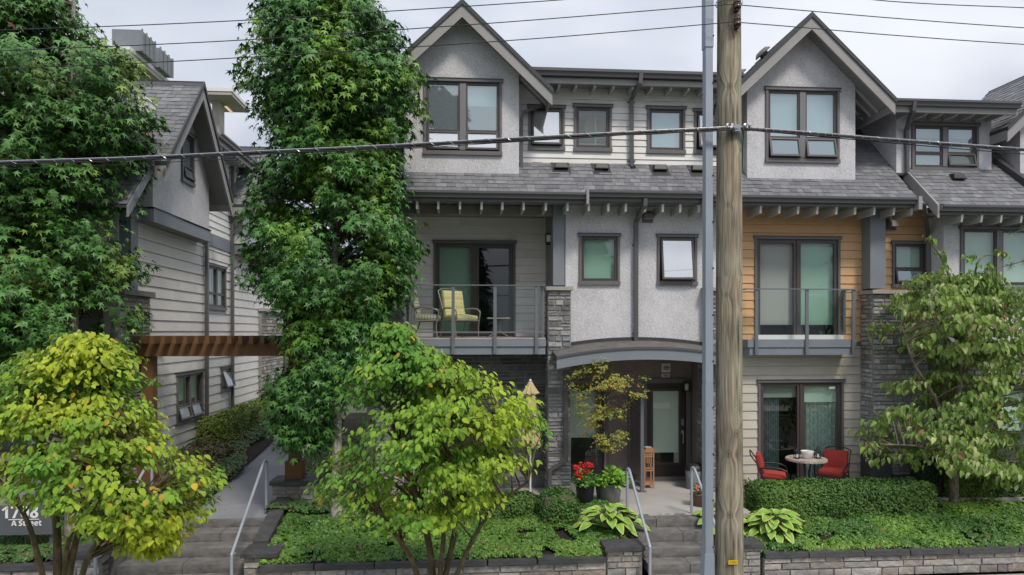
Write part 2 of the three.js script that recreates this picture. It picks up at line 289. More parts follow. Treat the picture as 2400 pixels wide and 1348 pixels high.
// A window as a part of its house: trim, frame, mullions, sashes with panes, blinds, and the room behind.
// r = outer trim rectangle in local x,y; z = wall face. cols: widths; each column: list of lites from top { f: share of height, open: degrees, blind: share covered, glass }
function windowUnit(parent, r, z, cols, o = {}) {
  const w = part(parent, o.name ?? 'window'), { x0, x1, y0, y1 } = r, t = o.trim ?? 0.05, tm = o.trimMat ?? M.trim;
  w.position.set((x0 + x1) / 2, y0, z); const hw = (x1 - x0) / 2, H = y1 - y0, X = (v) => v;
  mesh(w, 'head_trim', box(-hw - 0.025, hw + 0.025, H - t, H + 0.006, 0, 0.06), tm);
  mesh(w, 'head_flashing', box(-hw - 0.035, hw + 0.035, H + 0.006, H + 0.02, 0, 0.072), M.flashing);
  for (const s of [-1, 1]) mesh(w, 'jamb_trim', box(s < 0 ? -hw : hw - t, s < 0 ? -hw + t : hw, o.door ? 0 : 0.085, H - t - 0.001, 0, 0.042), tm);
  if (!o.door) mesh(w, 'sill', box(-hw - 0.012, hw + 0.012, 0, 0.083, 0, 0.056), tm);
  const ix0 = -hw + t + 0.001, ix1 = hw - t - 0.001, iy0 = o.door ? 0.0 : 0.084, iy1 = H - t - 0.001, ft = o.frame ?? 0.024;
  mesh(w, 'frame', ring(ix0, ix1, iy0, iy1, ft, -0.09, 0.012), M.frame);
  const n = cols.length, mw = o.mull ?? 0.075, cw = (ix1 - ix0 - 2 * ft - (n - 1) * mw) / n, ch = iy1 - iy0 - 2 * ft;
  cols.forEach((col, i) => {
    const cx0 = ix0 + ft + i * (cw + mw), cx1 = cx0 + cw; let top = iy1 - ft;
    if (i) mesh(w, 'mullion', box(cx0 - mw, cx0, iy0 + ft, iy1 - ft, -0.09, 0.028), o.mullMat ?? tm);
    col.forEach((l, j) => {
      const h = ch * l.f, b = top - h, s = part(w, 'sash'), sf = l.sash ?? (l.open ? 0.04 : 0.03);
      s.position.set((cx0 + cx1) / 2, top, 0.0);
      const hwid = cw / 2, ln = (name, g, m) => mesh(w, name, g, m);
      const sash = ring(-hwid + 0.003, hwid - 0.003, -h + 0.003, -0.003, sf, -0.05, 0.008), pane = new THREE.PlaneGeometry(cw - 2 * sf + 0.004, h - 2 * sf + 0.004).translate(0, -h / 2, -0.02);
      w.remove(s);
      const a = l.open ? -l.open * Math.PI / 180 : 0, put = (q) => { if (l.side) { q.translate(-hwid * l.side, 0, 0).rotateY(-a * l.side).translate(hwid * l.side, 0, 0); } else if (a) q.rotateX(a); if (l.open) q.translate(0, 0, 0.02); return q.translate((cx0 + cx1) / 2, top, 0); };
      ln('sash', put(sash), l.sashMat ?? M.frame); ln('pane', put(pane), l.glass ?? G.pane);
      if (l.blind) { const bh = (h - 0.02) * l.blind; ln('blind', box(cx0 + 0.012, cx1 - 0.012, top - 0.01 - bh, top - 0.01, -0.125, -0.119), l.blindMat ?? M.blind); }
      if (l.curtain) { const cu = curtain(l.curtain[0] * cw, l.curtain[1] * cw, h * (l.curtain[2] ?? 1)); ln('curtain', cu.translate(cx0, b, -0.19), l.curtainMat ?? M.curtain); }
      top = b;
    });
  });
  if (!o.noRoom) { const d = -1.3, q = (a, b, c, e) => hexa([a, b, c, e, a, b, c, e], null, [FACES[0]]), xa = ix0 - 0.3, xb = ix1 + 0.3, ya = iy0 - 0.25, yb = iy1 + 0.15, f = -0.18;
    mesh(w, 'room', join([q([xa, ya, d], [xb, ya, d], [xb, yb, d], [xa, yb, d]), q([xa, ya, f], [xb, ya, f], [xb, ya, d], [xa, ya, d]), q([xa, yb, d], [xb, yb, d], [xb, yb, f], [xa, yb, f]), q([xa, ya, f], [xa, ya, d], [xa, yb, d], [xa, yb, f]), q([xb, ya, d], [xb, ya, f], [xb, yb, f], [xb, yb, d])]), o.roomMat ?? M.interior); }
  return w;
}
function curtain(a, b, h, n = 40) {
  const p = [], idx = [], uv = []; for (let i = 0; i <= n; i++) { const x = mix(a, b, i / n), z = 0.03 * Math.sin(i * 1.15 + 0.3 * Math.sin(i * 0.7)); p.push(x, 0, z, x, h, z * 0.8); uv.push(x * 1.3, 0, x * 1.3, h); if (i < n) { const k = i * 2; idx.push(k, k + 2, k + 1, k + 1, k + 2, k + 3); } }
  const g = new THREE.BufferGeometry(); g.setAttribute('position', new THREE.Float32BufferAttribute(p, 3)); g.setAttribute('uv', new THREE.Float32BufferAttribute(uv, 2)); g.setIndex(idx); g.computeVertexNormals(); return g;
}
function wallLamp(parent, x, y, z) { const l = part(parent, 'wall_lamp'); l.position.set(x, y, z); mesh(l, 'backplate', box(-0.05, 0.05, -0.05, 0.22, 0, 0.02), M.black); mesh(l, 'shade', lathe([[0, 0], [0.055, 0], [0.055, 0.16], [0, 0.16]], 14).translate(0, 0.0, 0.09), M.white); mesh(l, 'cage', join([box(-0.075, 0.075, 0.16, 0.185, 0.02, 0.165), box(-0.075, 0.075, -0.02, -0.001, 0.02, 0.165), ...[-1, 1].flatMap((s) => [box(s * 0.068 - 0.006, s * 0.068 + 0.006, 0, 0.16, 0.15, 0.162), box(s * 0.068 - 0.006, s * 0.068 + 0.006, 0, 0.16, 0.025, 0.037)])]), M.black); return l; }
function ventHood(parent, x, y, z, m = M.trim) { const l = part(parent, 'vent_hood'); l.position.set(x, y, z); mesh(l, 'plate', box(-0.12, 0.12, -0.13, 0.12, 0, 0.015), m); mesh(l, 'hood', hexa([[-0.1, -0.06, 0.015], [0.1, -0.06, 0.015], [0.1, 0.1, 0.015], [-0.1, 0.1, 0.015], [-0.1, -0.06, 0.17], [0.1, -0.06, 0.17], [0.1, 0.06, 0.09], [-0.1, 0.06, 0.09]]), M.barge); return l; }

// Gable on a wall: pentagon wall with its window hole, cheeks, two shingled slopes, barge boards, soffit. Local x,y; front wall at z, roof runs back to zb.
function gable(parent, cx, half, yb, z, zb, ridge, eaveHalf, slope, over, hole, { wallMat = M.stucco, budget = 300, cheeks = true, extendBack = 0, cheekMat } = {}) {
  const g = part(parent, 'gable'), yTop = (d) => ridge - slope * d - 0.16, yw = yTop(half);
  mesh(g, 'wall', extrude([[cx - half, yb], [cx + half, yb], [cx + half, yw], [cx, yTop(0)], [cx - half, yw]], hole ? [rc(hole, 0.03)] : [], z - 0.18, z), wallMat);
  if (cheeks) for (const s of [-1, 1]) mesh(g, 'cheek_wall', box(s < 0 ? cx - half : cx + half - 0.15, s < 0 ? cx - half + 0.15 : cx + half, yb - 0.02, yw - 0.01, zb, z - 0.181), cheekMat ?? wallMat);
  mesh(g, 'base_flashing', box(cx - half - 0.02, cx + half + 0.02, yb - 0.035, yb + 0.001, z - 0.1, z + 0.03), M.flashing);
  const zf = z + over, L = Math.hypot(eaveHalf, slope * eaveHalf), a = 1 / Math.hypot(1, slope), b = slope * a, ye = ridge - slope * eaveHalf, dep = zf - zb + extendBack;
  for (const s of [-1, 1]) {
    const roof = part(parent, 'roof'), W = V(-s * a, b, 0), U = V(0, 0, -s), O = V(cx + s * eaveHalf, ye, s > 0 ? zf : zb - extendBack);
    const n = V(s * b, a, 0), q = (d, t, zz) => [cx + s * d, ridge - slope * d + t / a, zz];
    const slab = (t0, t1, d1, d2, z0, z1) => hexa(s > 0 ? [q(d1, t0, z0), q(d2, t0, z0), q(d2, t1, z0), q(d1, t1, z0), q(d1, t0, z1), q(d2, t0, z1), q(d2, t1, z1), q(d1, t1, z1)] : [q(d2, t0, z0), q(d1, t0, z0), q(d1, t1, z0), q(d2, t1, z0), q(d2, t0, z1), q(d1, t0, z1), q(d1, t1, z1), q(d2, t1, z1)]);
    mesh(roof, 'deck', slab(-0.05, -0.004, 0.0, eaveHalf, zb - extendBack, zf - 0.004), M.flashing);
    mesh(roof, 'soffit', slab(-0.115, -0.052, 0.0, eaveHalf - 0.03, zb - extendBack, zf - 0.06), M.soffit);
    mesh(roof, 'barge_board', slab(-0.235, -0.052, 0.0, eaveHalf + 0.02, zf - 0.045, zf), M.barge);
    mesh(roof, 'barge_moulding', slab(-0.05, 0.028, 0.0, eaveHalf + 0.035, zf + 0.001, zf + 0.03), M.rakeEdge);
    mesh(roof, 'eave_fascia', slab(-0.20, -0.052, eaveHalf - 0.028, eaveHalf, zb - extendBack, zf - 0.046), M.barge);
    shingles(roof, O, U, W, dep + 0.02, L + 0.01, { budget });
    mesh(roof, 'ridge_cap', slab(0.008, 0.018, -0.01, 0.11, zb - extendBack, zf + 0.01), M.flashing);
  }
  return g;
}
// ------------------------------------------------------------------ small shared shapes
const sweepI = (pts, r) => { const g = sweep(pts, r, 8); return g; };
function vents() { return join([hexa([[-0.19, -0.02, -0.16], [0.19, -0.02, -0.16], [0.15, 0.15, -0.12], [-0.15, 0.15, -0.12], [-0.2, -0.04, 0.17], [0.2, -0.04, 0.17], [0.155, 0.12, 0.12], [-0.155, 0.12, 0.12]]), box(-0.21, 0.21, -0.045, -0.02, -0.17, 0.185)]).scale(0.72, 0.75, 0.8); }
M.rakeEdge = mat(C(0.065, 0.07, 0.08), 0.7, tShingle, 2);
function canvas(w, h, draw) { const c = document.createElement('canvas'); c.width = w; c.height = h; draw(c.getContext('2d'), w, h); const t = new THREE.CanvasTexture(c); t.colorSpace = THREE.SRGBColorSpace; return t; }
function numberMat(text, bg, fg, font = 'bold 84px sans-serif') { const t = canvas(256, 128, (x, w, h) => { x.fillStyle = bg; x.fillRect(0, 0, w, h); x.fillStyle = fg; x.font = font; x.textAlign = 'center'; x.textBaseline = 'middle'; x.fillText(text, w / 2, h / 2); }); return new THREE.MeshStandardMaterial({ map: t, roughness: 0.6 }); }
M.canopyTop = mat(C(0.16, 0.155, 0.15), 0.85, tStone, 0.8);
M.roomPaintedLit = mat(C(0.42, 0.44, 0.42), 0.95);  // paler room walls, the look of a lit room put into the colour
{ const t = canvas(256, 256, (x, w, h) => { x.fillStyle = '#8fa09f'; x.fillRect(0, 0, w, h); x.strokeStyle = '#b9c6c5'; x.lineWidth = 8; for (let i = -1; i < 3; i++) { for (const s of [1, -1]) { x.beginPath(); for (let y = 0; y <= 256; y += 4) { const X = i * 128 + 64 + s * 50 * Math.sin(y / 256 * Math.PI * 2); y ? x.lineTo(X, y) : x.moveTo(X, y); } x.stroke(); } } }); t.wrapS = t.wrapT = THREE.RepeatWrapping; t.repeat.set(1.6, 2); M.curtain = new THREE.MeshPhysicalMaterial({ map: t, roughness: 0.95, side: THREE.DoubleSide }); }
M.mull = mat(C(0.20, 0.20, 0.21), 0.5, tPaint, 0.5);
// ------------------------------------------------------------------ ground and street
const YP = 0.8;                       // porch, path and patio level above the pavement
{
  const g = (x0, x1, z0, z1, y, n) => new THREE.PlaneGeometry(x1 - x0, z1 - z0, n, n).rotateX(-Math.PI / 2).translate((x0 + x1) / 2, y, (z0 + z1) / 2);
  const flat = (geo) => { const p = geo.attributes.position, uv = []; for (let i = 0; i < p.count; i++) uv.push(p.getX(i), p.getZ(i)); geo.setAttribute('uv', new THREE.Float32BufferAttribute(uv, 2)); return geo; };
  struct('ground', flat(g(-600, 600, -900, 300, -0.17, 1)), mat(C(0.07, 0.085, 0.04), 1, tConc, 0.3));
  struct('road', flat(g(-80, 80, -6.9, 6, -0.145, 1)), M.asphalt);
  struct('pavement', flat(g(-80, 80, -11.62, -7.1, 0, 1)), M.concrete);
  struct('kerb', box(-80, 80, -0.17, 0.004, -7.1, -6.9), M.concrete);
  struct('far_pavement', flat(g(-80, 80, 6, 9, 0, 1)), M.concrete);
}

// ------------------------------------------------------------------ the pair of townhouses
const DF = 14.95, DD = 14.8, D3 = 15.15, DG = 14.3;     // stucco bay, gable fronts, top-floor siding, eaves gutter
const house = thing('townhouse', 'pair of grey stucco townhouses with twin gables, orange siding and an arched shared entrance', 'house');
const XS = PX(1492, DF), XL = -1.95, XR = PX(2190, 14.95);            // party line and ends
const GH = PY(1500, 455, DG);                                         // gutter height
const yEave2 = GH - 0.14, yFloor2 = PY(1150, 792, 14.4);
const bayL = 2 * XS - 5.41 + 0.0, bayR = 5.41, pillW = 0.53;
{ // stucco bay over the entrance
  const wl = rect(1357, 1452, 549, 668, DF), wr = rect(1540, 1633, 551, 669, DF), bot = 3.7;
  mesh(house, 'stucco_bay', extrude([[bayL, bot], [bayR + 0.32, bot], [bayR + 0.32, yEave2 + 0.12], [bayL, yEave2 + 0.12]], [rc(wl, 0.03), rc(wr, 0.03)], -DF - 0.2, -DF), M.stucco);
  windowUnit(house, wl, -DF, [[{ f: 1, blind: 0.99, glass: G.deep }]]);
  windowUnit(house, wr, -DF, [[{ f: 1, open: 9, glass: G.sky }]]);
  downspout(house, [[XS, GH - 0.1, -DG + 0.06], [XS, GH - 0.2, -DG + 0.05], [XS - 0.03, GH - 0.48, -DF + 0.07], [XS - 0.03, PY(1497, 800, DF), -DF + 0.07], [XS - 0.03, PY(1497, 803, DF) - 0.03, -DF + 0.16]]);
  for (const y of [6.1, 4.2]) mesh(house, 'spout_bracket', box(XS - 0.10, XS + 0.04, y, y + 0.025, -DF + 0.002, -DF + 0.03), M.gutter);
  const v = rect(1505, 1530, 497, 520, DF); ventHood(house, (v.x0 + v.x1) / 2, (v.y0 + v.y1) / 2, -DF);
}
{ // recessed balcony of the first house
  const DB = 16.35, xr = PX(1296, 14.93), xl = PX(945, 14.9), d = rect(1016, 1208, 566, 800, DB); d.y0 = yFloor2 + 0.02;
  siding(house, xl - 0.3, xr + 0.1, yFloor2, yEave2, -DB, 0.184, [d], M.siding);
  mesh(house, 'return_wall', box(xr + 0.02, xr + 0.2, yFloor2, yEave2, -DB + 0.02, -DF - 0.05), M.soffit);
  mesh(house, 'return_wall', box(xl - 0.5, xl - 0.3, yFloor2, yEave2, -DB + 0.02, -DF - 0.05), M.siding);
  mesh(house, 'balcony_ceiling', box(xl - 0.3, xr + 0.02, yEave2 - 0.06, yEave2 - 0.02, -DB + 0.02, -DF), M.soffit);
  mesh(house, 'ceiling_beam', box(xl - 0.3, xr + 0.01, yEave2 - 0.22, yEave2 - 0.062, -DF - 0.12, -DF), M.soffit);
  const p = rect(1296, 1323, 480, 669, 14.93);
  mesh(house, 'porch_post', box(p.x0, p.x1, p.y0, yEave2 + 0.05, -15.2, -14.9), M.trimBlue);
  const sl = windowUnit(house, d, -DB, [[{ f: 1, glass: G.deep, blind: 1, sash: 0.06 }], [{ f: 1, glass: G.dark, sash: 0.06 }]], { name: 'sliding_door', door: true, mull: 0.05, mullMat: M.frame });
  mesh(sl, 'screen_door', ring(0.05, (d.x1 - d.x0) / 2 - 0.1, 0.03, d.y1 - d.y0 - 0.1, 0.05, 0.014, 0.028), M.frame);
  mesh(sl, 'handle', box(0.065, 0.085, 0.95, 1.15, 0.03, 0.06), M.black);
  wallLamp(house, xr - 0.02, PY(1288, 570, 15.6), -15.55);
  // balcony: deck, fascia, posts, rail, glass
  const b = part(house, 'balcony'), zf = -14.4, x0 = PX(952, 14.42), x1 = PX(1278, 14.42), yt = yFloor2, yb = PY(1150, 831, 14.4), ym = PY(1150, 812, 14.4), yr = PY(1150, 668, 14.4);
  mesh(b, 'deck', box(x0 - 0.25, x1, yb + 0.03, yt - 0.03, -DB + 0.02, zf - 0.04), M.soffit);
  mesh(b, 'deck_floor', box(x0 - 0.25, x1, yt - 0.03, yt, -DB + 0.02, zf + 0.02), M.concrete);
  mesh(b, 'upper_fascia', box(x0 - 0.27, x1 + 0.01, ym, yt - 0.035, zf - 0.04, zf + 0.03), M.trimBlue);
  mesh(b, 'lower_fascia', box(x0 - 0.25, x1, yb, ym - 0.004, zf - 0.04, zf + 0.0), M.trimBlue);
  const posts = [967, 1062, 1160, 1257].map((q) => PX(q, 14.38));
  for (const x of posts) mesh(b, 'post', box(x - 0.033, x + 0.033, yb + 0.01, yr - 0.02, zf + 0.031, zf + 0.075), M.rail);
  mesh(b, 'handrail', box(x0, x1 - 0.02, yr - 0.02, yr, zf + 0.012, zf + 0.095), M.rail);
  mesh(b, 'bottom_rail', box(x0, x1 - 0.02, yt + 0.1, yt + 0.13, zf + 0.032, zf + 0.06), M.rail);
  for (let i = -1; i < posts.length; i++) { const a = i < 0 ? x0 : posts[i] + 0.035, c = i + 1 < posts.length ? posts[i + 1] - 0.035 : x1 - 0.03; mesh(b, 'glass_panel', new THREE.PlaneGeometry(c - a, yr - yt - 0.16).translate((a + c) / 2, (yr + yt) / 2 + 0.05, zf + 0.045), G.rail); }
  for (const [x, s] of [[x0 + 0.01, 1], [x1 - 0.03, -1]]) { mesh(b, 'side_rail', box(x - 0.03, x + 0.03, yr - 0.02, yr, -14.85, zf + 0.01), M.rail); for (const z of [-14.55, -14.7, -14.84]) mesh(b, 'baluster', box(x - 0.015, x + 0.015, yt, yr - 0.021, z - 0.015, z + 0.015), M.rail); }
}
// stone pillars: a group each, with front and side stones
function pillar(parent, x0, x1, y0, y1, zf, depth, pal, name = 'stone_pillar', budget = 90, sides = [-1, 1]) {
  const g = part(parent, name); stones(g, x0, x1, y0, y1, zf - 0.045, pal, { budget, depth: 0.1 });
  for (const s of sides) { const sd = part(parent, name + '_side'); sd.position.set(s < 0 ? x0 : x1, 0, zf - 0.05); sd.rotation.y = s * Math.PI / 2; stones(sd, s < 0 ? -depth : 0, s < 0 ? 0 : depth, y0, y1, -0.03, pal, { budget: Math.round(budget / 3), depth: 0.1 }); }
  mesh(g, 'core', box(x0 + 0.02, x1 - 0.02, y0, y1 - 0.004, zf - depth, zf - 0.12), M.mortar);
  mesh(g, 'cap_stone', roughBox(x0 - 0.05, x1 + 0.05, y1, y1 + 0.085, zf - depth - 0.02, zf + 0.05, 0.004, 0.2), M.capLight);
}
{
  const a = rect(1284, 1338, 681, 1155, 14.75), yTop = a.y1;
  pillar(house, a.x0, a.x1, YP - 0.15, yTop, -14.72, 0.55, PAL.grey, 'stone_pillar', 90);
  pillar(house, 2 * XS - a.x1, 2 * XS - a.x0, YP - 0.15, yTop, -14.72, 0.55, PAL.grey, 'stone_pillar', 60);
  const l0 = PX(880, 14.75), l1 = PX(942, 14.75); pillar(house, l0, l1, YP - 0.15, yTop, -14.72, 0.5, PAL.grey, 'stone_pillar', 60);
  // stone wall under the balcony, with its window
  const w = rect(985, 1205, 893, 1110, 15.5), g = part(house, 'ground_floor_stone'), top = PY(1150, 833, 15.5) + 0.15;
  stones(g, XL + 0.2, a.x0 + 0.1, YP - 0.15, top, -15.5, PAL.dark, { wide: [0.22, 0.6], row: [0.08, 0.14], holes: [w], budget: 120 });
  windowUnit(house, w, -15.5, [[{ f: 1, glass: G.dark, blind: 0.25 }], [{ f: 1, glass: G.dark, blind: 0.25 }]], { name: 'patio_door', door: true, mull: 0.05, mullMat: M.frame });
  mesh(house, 'side_wall', box(XL, XL + 0.2, 0, yEave2, -22, -15.35), M.sidingGrey);
  mesh(house, 'rear_wall', box(XL, XR, 0, 9.6, -22.2, -22), M.sidingGrey);
  // downspout on the pillar that turns to the ground
  const sx = PX(1328, 14.55); downspout(house, [[sx, PY(1328, 870, 14.6), -14.66], [sx, PY(1328, 1080, 14.6), -14.66], [PX(1290, 14.6), PY(1290, 1103, 14.6), -14.66], [PX(1288, 14.6), YP - 0.1, -14.66]], 0.08);
}
{ // shared entrance: dark recess, two doors, arched canopy
  const DE = 16.0, x0 = bayL + 0.25, x1 = bayR - 0.25, xi0 = bayL + pillW * 0.35, dr = rect(1510, 1612, 893, 1119, DE), cx = XS, dl = { x0: 2 * cx - dr.x1, x1: 2 * cx - dr.x0, y0: YP + 0.09, y1: dr.y1 }; dr.y0 = YP + 0.09;
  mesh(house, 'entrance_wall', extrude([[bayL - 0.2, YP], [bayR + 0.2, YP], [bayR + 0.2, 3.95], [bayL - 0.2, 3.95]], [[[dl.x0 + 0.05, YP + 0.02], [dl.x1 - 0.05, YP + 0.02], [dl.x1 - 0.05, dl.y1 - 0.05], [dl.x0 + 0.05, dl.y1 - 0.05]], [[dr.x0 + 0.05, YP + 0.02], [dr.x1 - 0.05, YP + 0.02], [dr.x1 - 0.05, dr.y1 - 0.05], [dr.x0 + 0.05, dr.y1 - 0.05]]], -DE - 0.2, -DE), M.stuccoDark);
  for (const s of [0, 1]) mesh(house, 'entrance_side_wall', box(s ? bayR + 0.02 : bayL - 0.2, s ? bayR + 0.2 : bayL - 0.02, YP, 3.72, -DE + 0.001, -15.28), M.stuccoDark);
  mesh(house, 'entrance_ceiling', box(bayL - 0.2, bayR + 0.2, 3.72, 3.8, -DE + 0.001, -DF - 0.01), M.soffit);
  for (const [r, hand, fr] of [[dr, 1, 0.14], [dl, -1, 0.36]]) {
    const d = part(house, 'front_door'), w = r.x1 - r.x0, h = r.y1 - r.y0; d.position.set((r.x0 + r.x1) / 2, r.y0, -DE);
    mesh(d, 'casing', extrude([[-w / 2 - 0.06, 0], [w / 2 + 0.06, 0], [w / 2 + 0.06, h + 0.06], [-w / 2 - 0.06, h + 0.06]], [[[-w / 2 + 0.05, 0.001], [w / 2 - 0.05, 0.001], [w / 2 - 0.05, h - 0.05], [-w / 2 + 0.05, h - 0.05]]], -0.12, 0.05), M.trim);
    mesh(d, 'threshold', box(-w / 2 - 0.06, w / 2 + 0.06, -0.088, -0.001, -0.2, 0.09), M.trim);
    const a = -w / 2 + 0.055, b = w / 2 - 0.055, g0 = 0.3, g1 = h - 0.22, gx = 0.14;
    mesh(d, 'leaf', extrude([[a, 0.01], [b, 0.01], [b, h - 0.055], [a, h - 0.055]], [[[a + gx, g0], [b - gx, g0], [b - gx, g1], [a + gx, g1]]], -0.07, -0.02), M.door);
    mesh(d, 'lite_frame', ring(a + gx - 0.03, b - gx + 0.03, g0 - 0.03, g1 + 0.03, 0.045, -0.019, -0.004), M.frame);
    mesh(d, 'pane', new THREE.PlaneGeometry(b - a - 2 * gx, g1 - g0).translate(0, (g0 + g1) / 2, -0.045), G.clear);
    mesh(d, 'blind', box(a + gx - 0.02, b - gx + 0.02, g0 + (g1 - g0) * fr, g1 + 0.02, -0.1, -0.094), M.blind);
    mesh(d, 'dark_hall', box(a, b, 0.0, h - 0.06, -0.9, -0.88), M.interior);
    const hx = hand > 0 ? b - 0.07 : a + 0.07;
    mesh(d, 'lock', roughBox(hx - 0.03, hx + 0.03, 1.17, 1.33, -0.019, 0.015, 0.002), M.steel);
    mesh(d, 'handle', join([box(hx - 0.028, hx + 0.028, 0.98, 1.06, -0.019, 0.0), sweepI([[hx, 1.04, 0], [hx, 1.03, 0.05], [hx, 0.8, 0.055], [hx, 0.75, 0.0]], 0.013)]), M.steel);
  }
  const lp = part(house, 'entrance_lamp'), lr = rect(1550, 1570, 852, 872, DE); lp.position.set((lr.x0 + lr.x1) / 2, lr.y0, -DE);
  mesh(lp, 'lamp_body', box(-0.1, 0.1, 0, 0.2, 0, 0.05), M.white); mesh(lp, 'shade', new THREE.SphereGeometry(0.075, 16, 10).scale(1, 0.7, 0.8).translate(0, 0.09, 0.06), M.capLight);
  const np = mesh(house, 'number_plate', new THREE.BoxGeometry(0.2, 0.09, 0.012).translate((lr.x0 + lr.x1) / 2, lr.y0 - 0.085, -DE + 0.007), numberMat('206', '#c9c8c2', '#4a4a48'));
  wallLamp(house, bayR - 0.13, PY(1641, 915, 15.9), -DE + 0.0);
  // canopy: curved roof on two cheeks, fascia, flashing against the wall
  const c = part(house, 'canopy'), pts = [[1305, 836], [1350, 828], [1400, 821], [1450, 816.5], [1497, 814], [1550, 815.5], [1600, 819.5], [1654, 827]], zf = -14.05;
  const xa = PX(1305, 14.05), apex = PY(1497, 814, 14.05), end = PY(1305, 836, 14.05), half = cx - xa, k = (apex - end) / half ** 2, n = 16;
  const arc = (dy) => Array.from({ length: n + 1 }, (_, i) => { const x = mix(-half, half, i / n); return [cx + x, apex - k * x * x + dy]; });
  mesh(c, 'fascia', extrude([...arc(-0.035), ...arc(-0.25).reverse()], [], zf - 0.05, zf), M.trimBlue);
  mesh(c, 'drip_edge', extrude([...arc(0.012), ...arc(-0.034).reverse()], [], zf - 0.06, zf + 0.03), M.gutter);
  mesh(c, 'soffit', extrude([...arc(-0.10), ...arc(-0.16).reverse()], [], -DF - 0.001, zf - 0.051), M.soffit);
  const rg = extrude([...arc(0.0), ...arc(-0.09).reverse()], [], -DF + 0.002, zf - 0.061), p = rg.attributes.position; for (let i = 0; i < p.count; i++) p.setY(i, p.getY(i) + 0.13 * clamp((zf - p.getZ(i)) / 0.9, 0, 1)); rg.computeVertexNormals();
  mesh(c, 'canopy_roof', rg, M.canopyTop);
  mesh(c, 'wall_flashing', extrude([...arc(0.2), ...arc(0.1).reverse()], [], -DF + 0.001, -DF + 0.025), M.flashing);
}
{ // perforated metal privacy screen between the two doors
  const g = part(house, 'privacy_screen'), x = PX(1503, 14.95), zf = -14.9, zb = -15.97, top = PY(1503, 925, 14.95);
  mesh(g, 'post', box(x - 0.035, x + 0.035, YP, top, zf - 0.035, zf + 0.035), M.rail); mesh(g, 'foot_plate', box(x - 0.09, x + 0.09, YP, YP + 0.012, zf - 0.09, zf + 0.09), M.rail);
  mesh(g, 'rear_post', box(x - 0.025, x + 0.025, YP, top, zb - 0.025, zb + 0.025), M.rail);
  const hs = []; const zz = [0.05, 1.0], sh = new THREE.Shape([[0, 0], [1.0, 0], [1.0, top - YP - 0.15], [0, top - YP - 0.15]].map((q) => new THREE.Vector2(...q)));
  for (let i = 0; i < 19; i++) for (let j = 0; j < Math.floor((top - YP - 0.2) / 0.05); j++) { const u = 0.035 + i * 0.05, v = 0.04 + j * 0.05; sh.holes.push(new THREE.Path([[u, v], [u + 0.03, v], [u + 0.03, v + 0.03], [u, v + 0.03]].map((q) => new THREE.Vector2(...q)))); }
  mesh(g, 'perforated_sheet', new THREE.ShapeGeometry(sh).rotateY(Math.PI / 2).translate(x, YP + 0.08, zf - 0.03), M.iron);
}
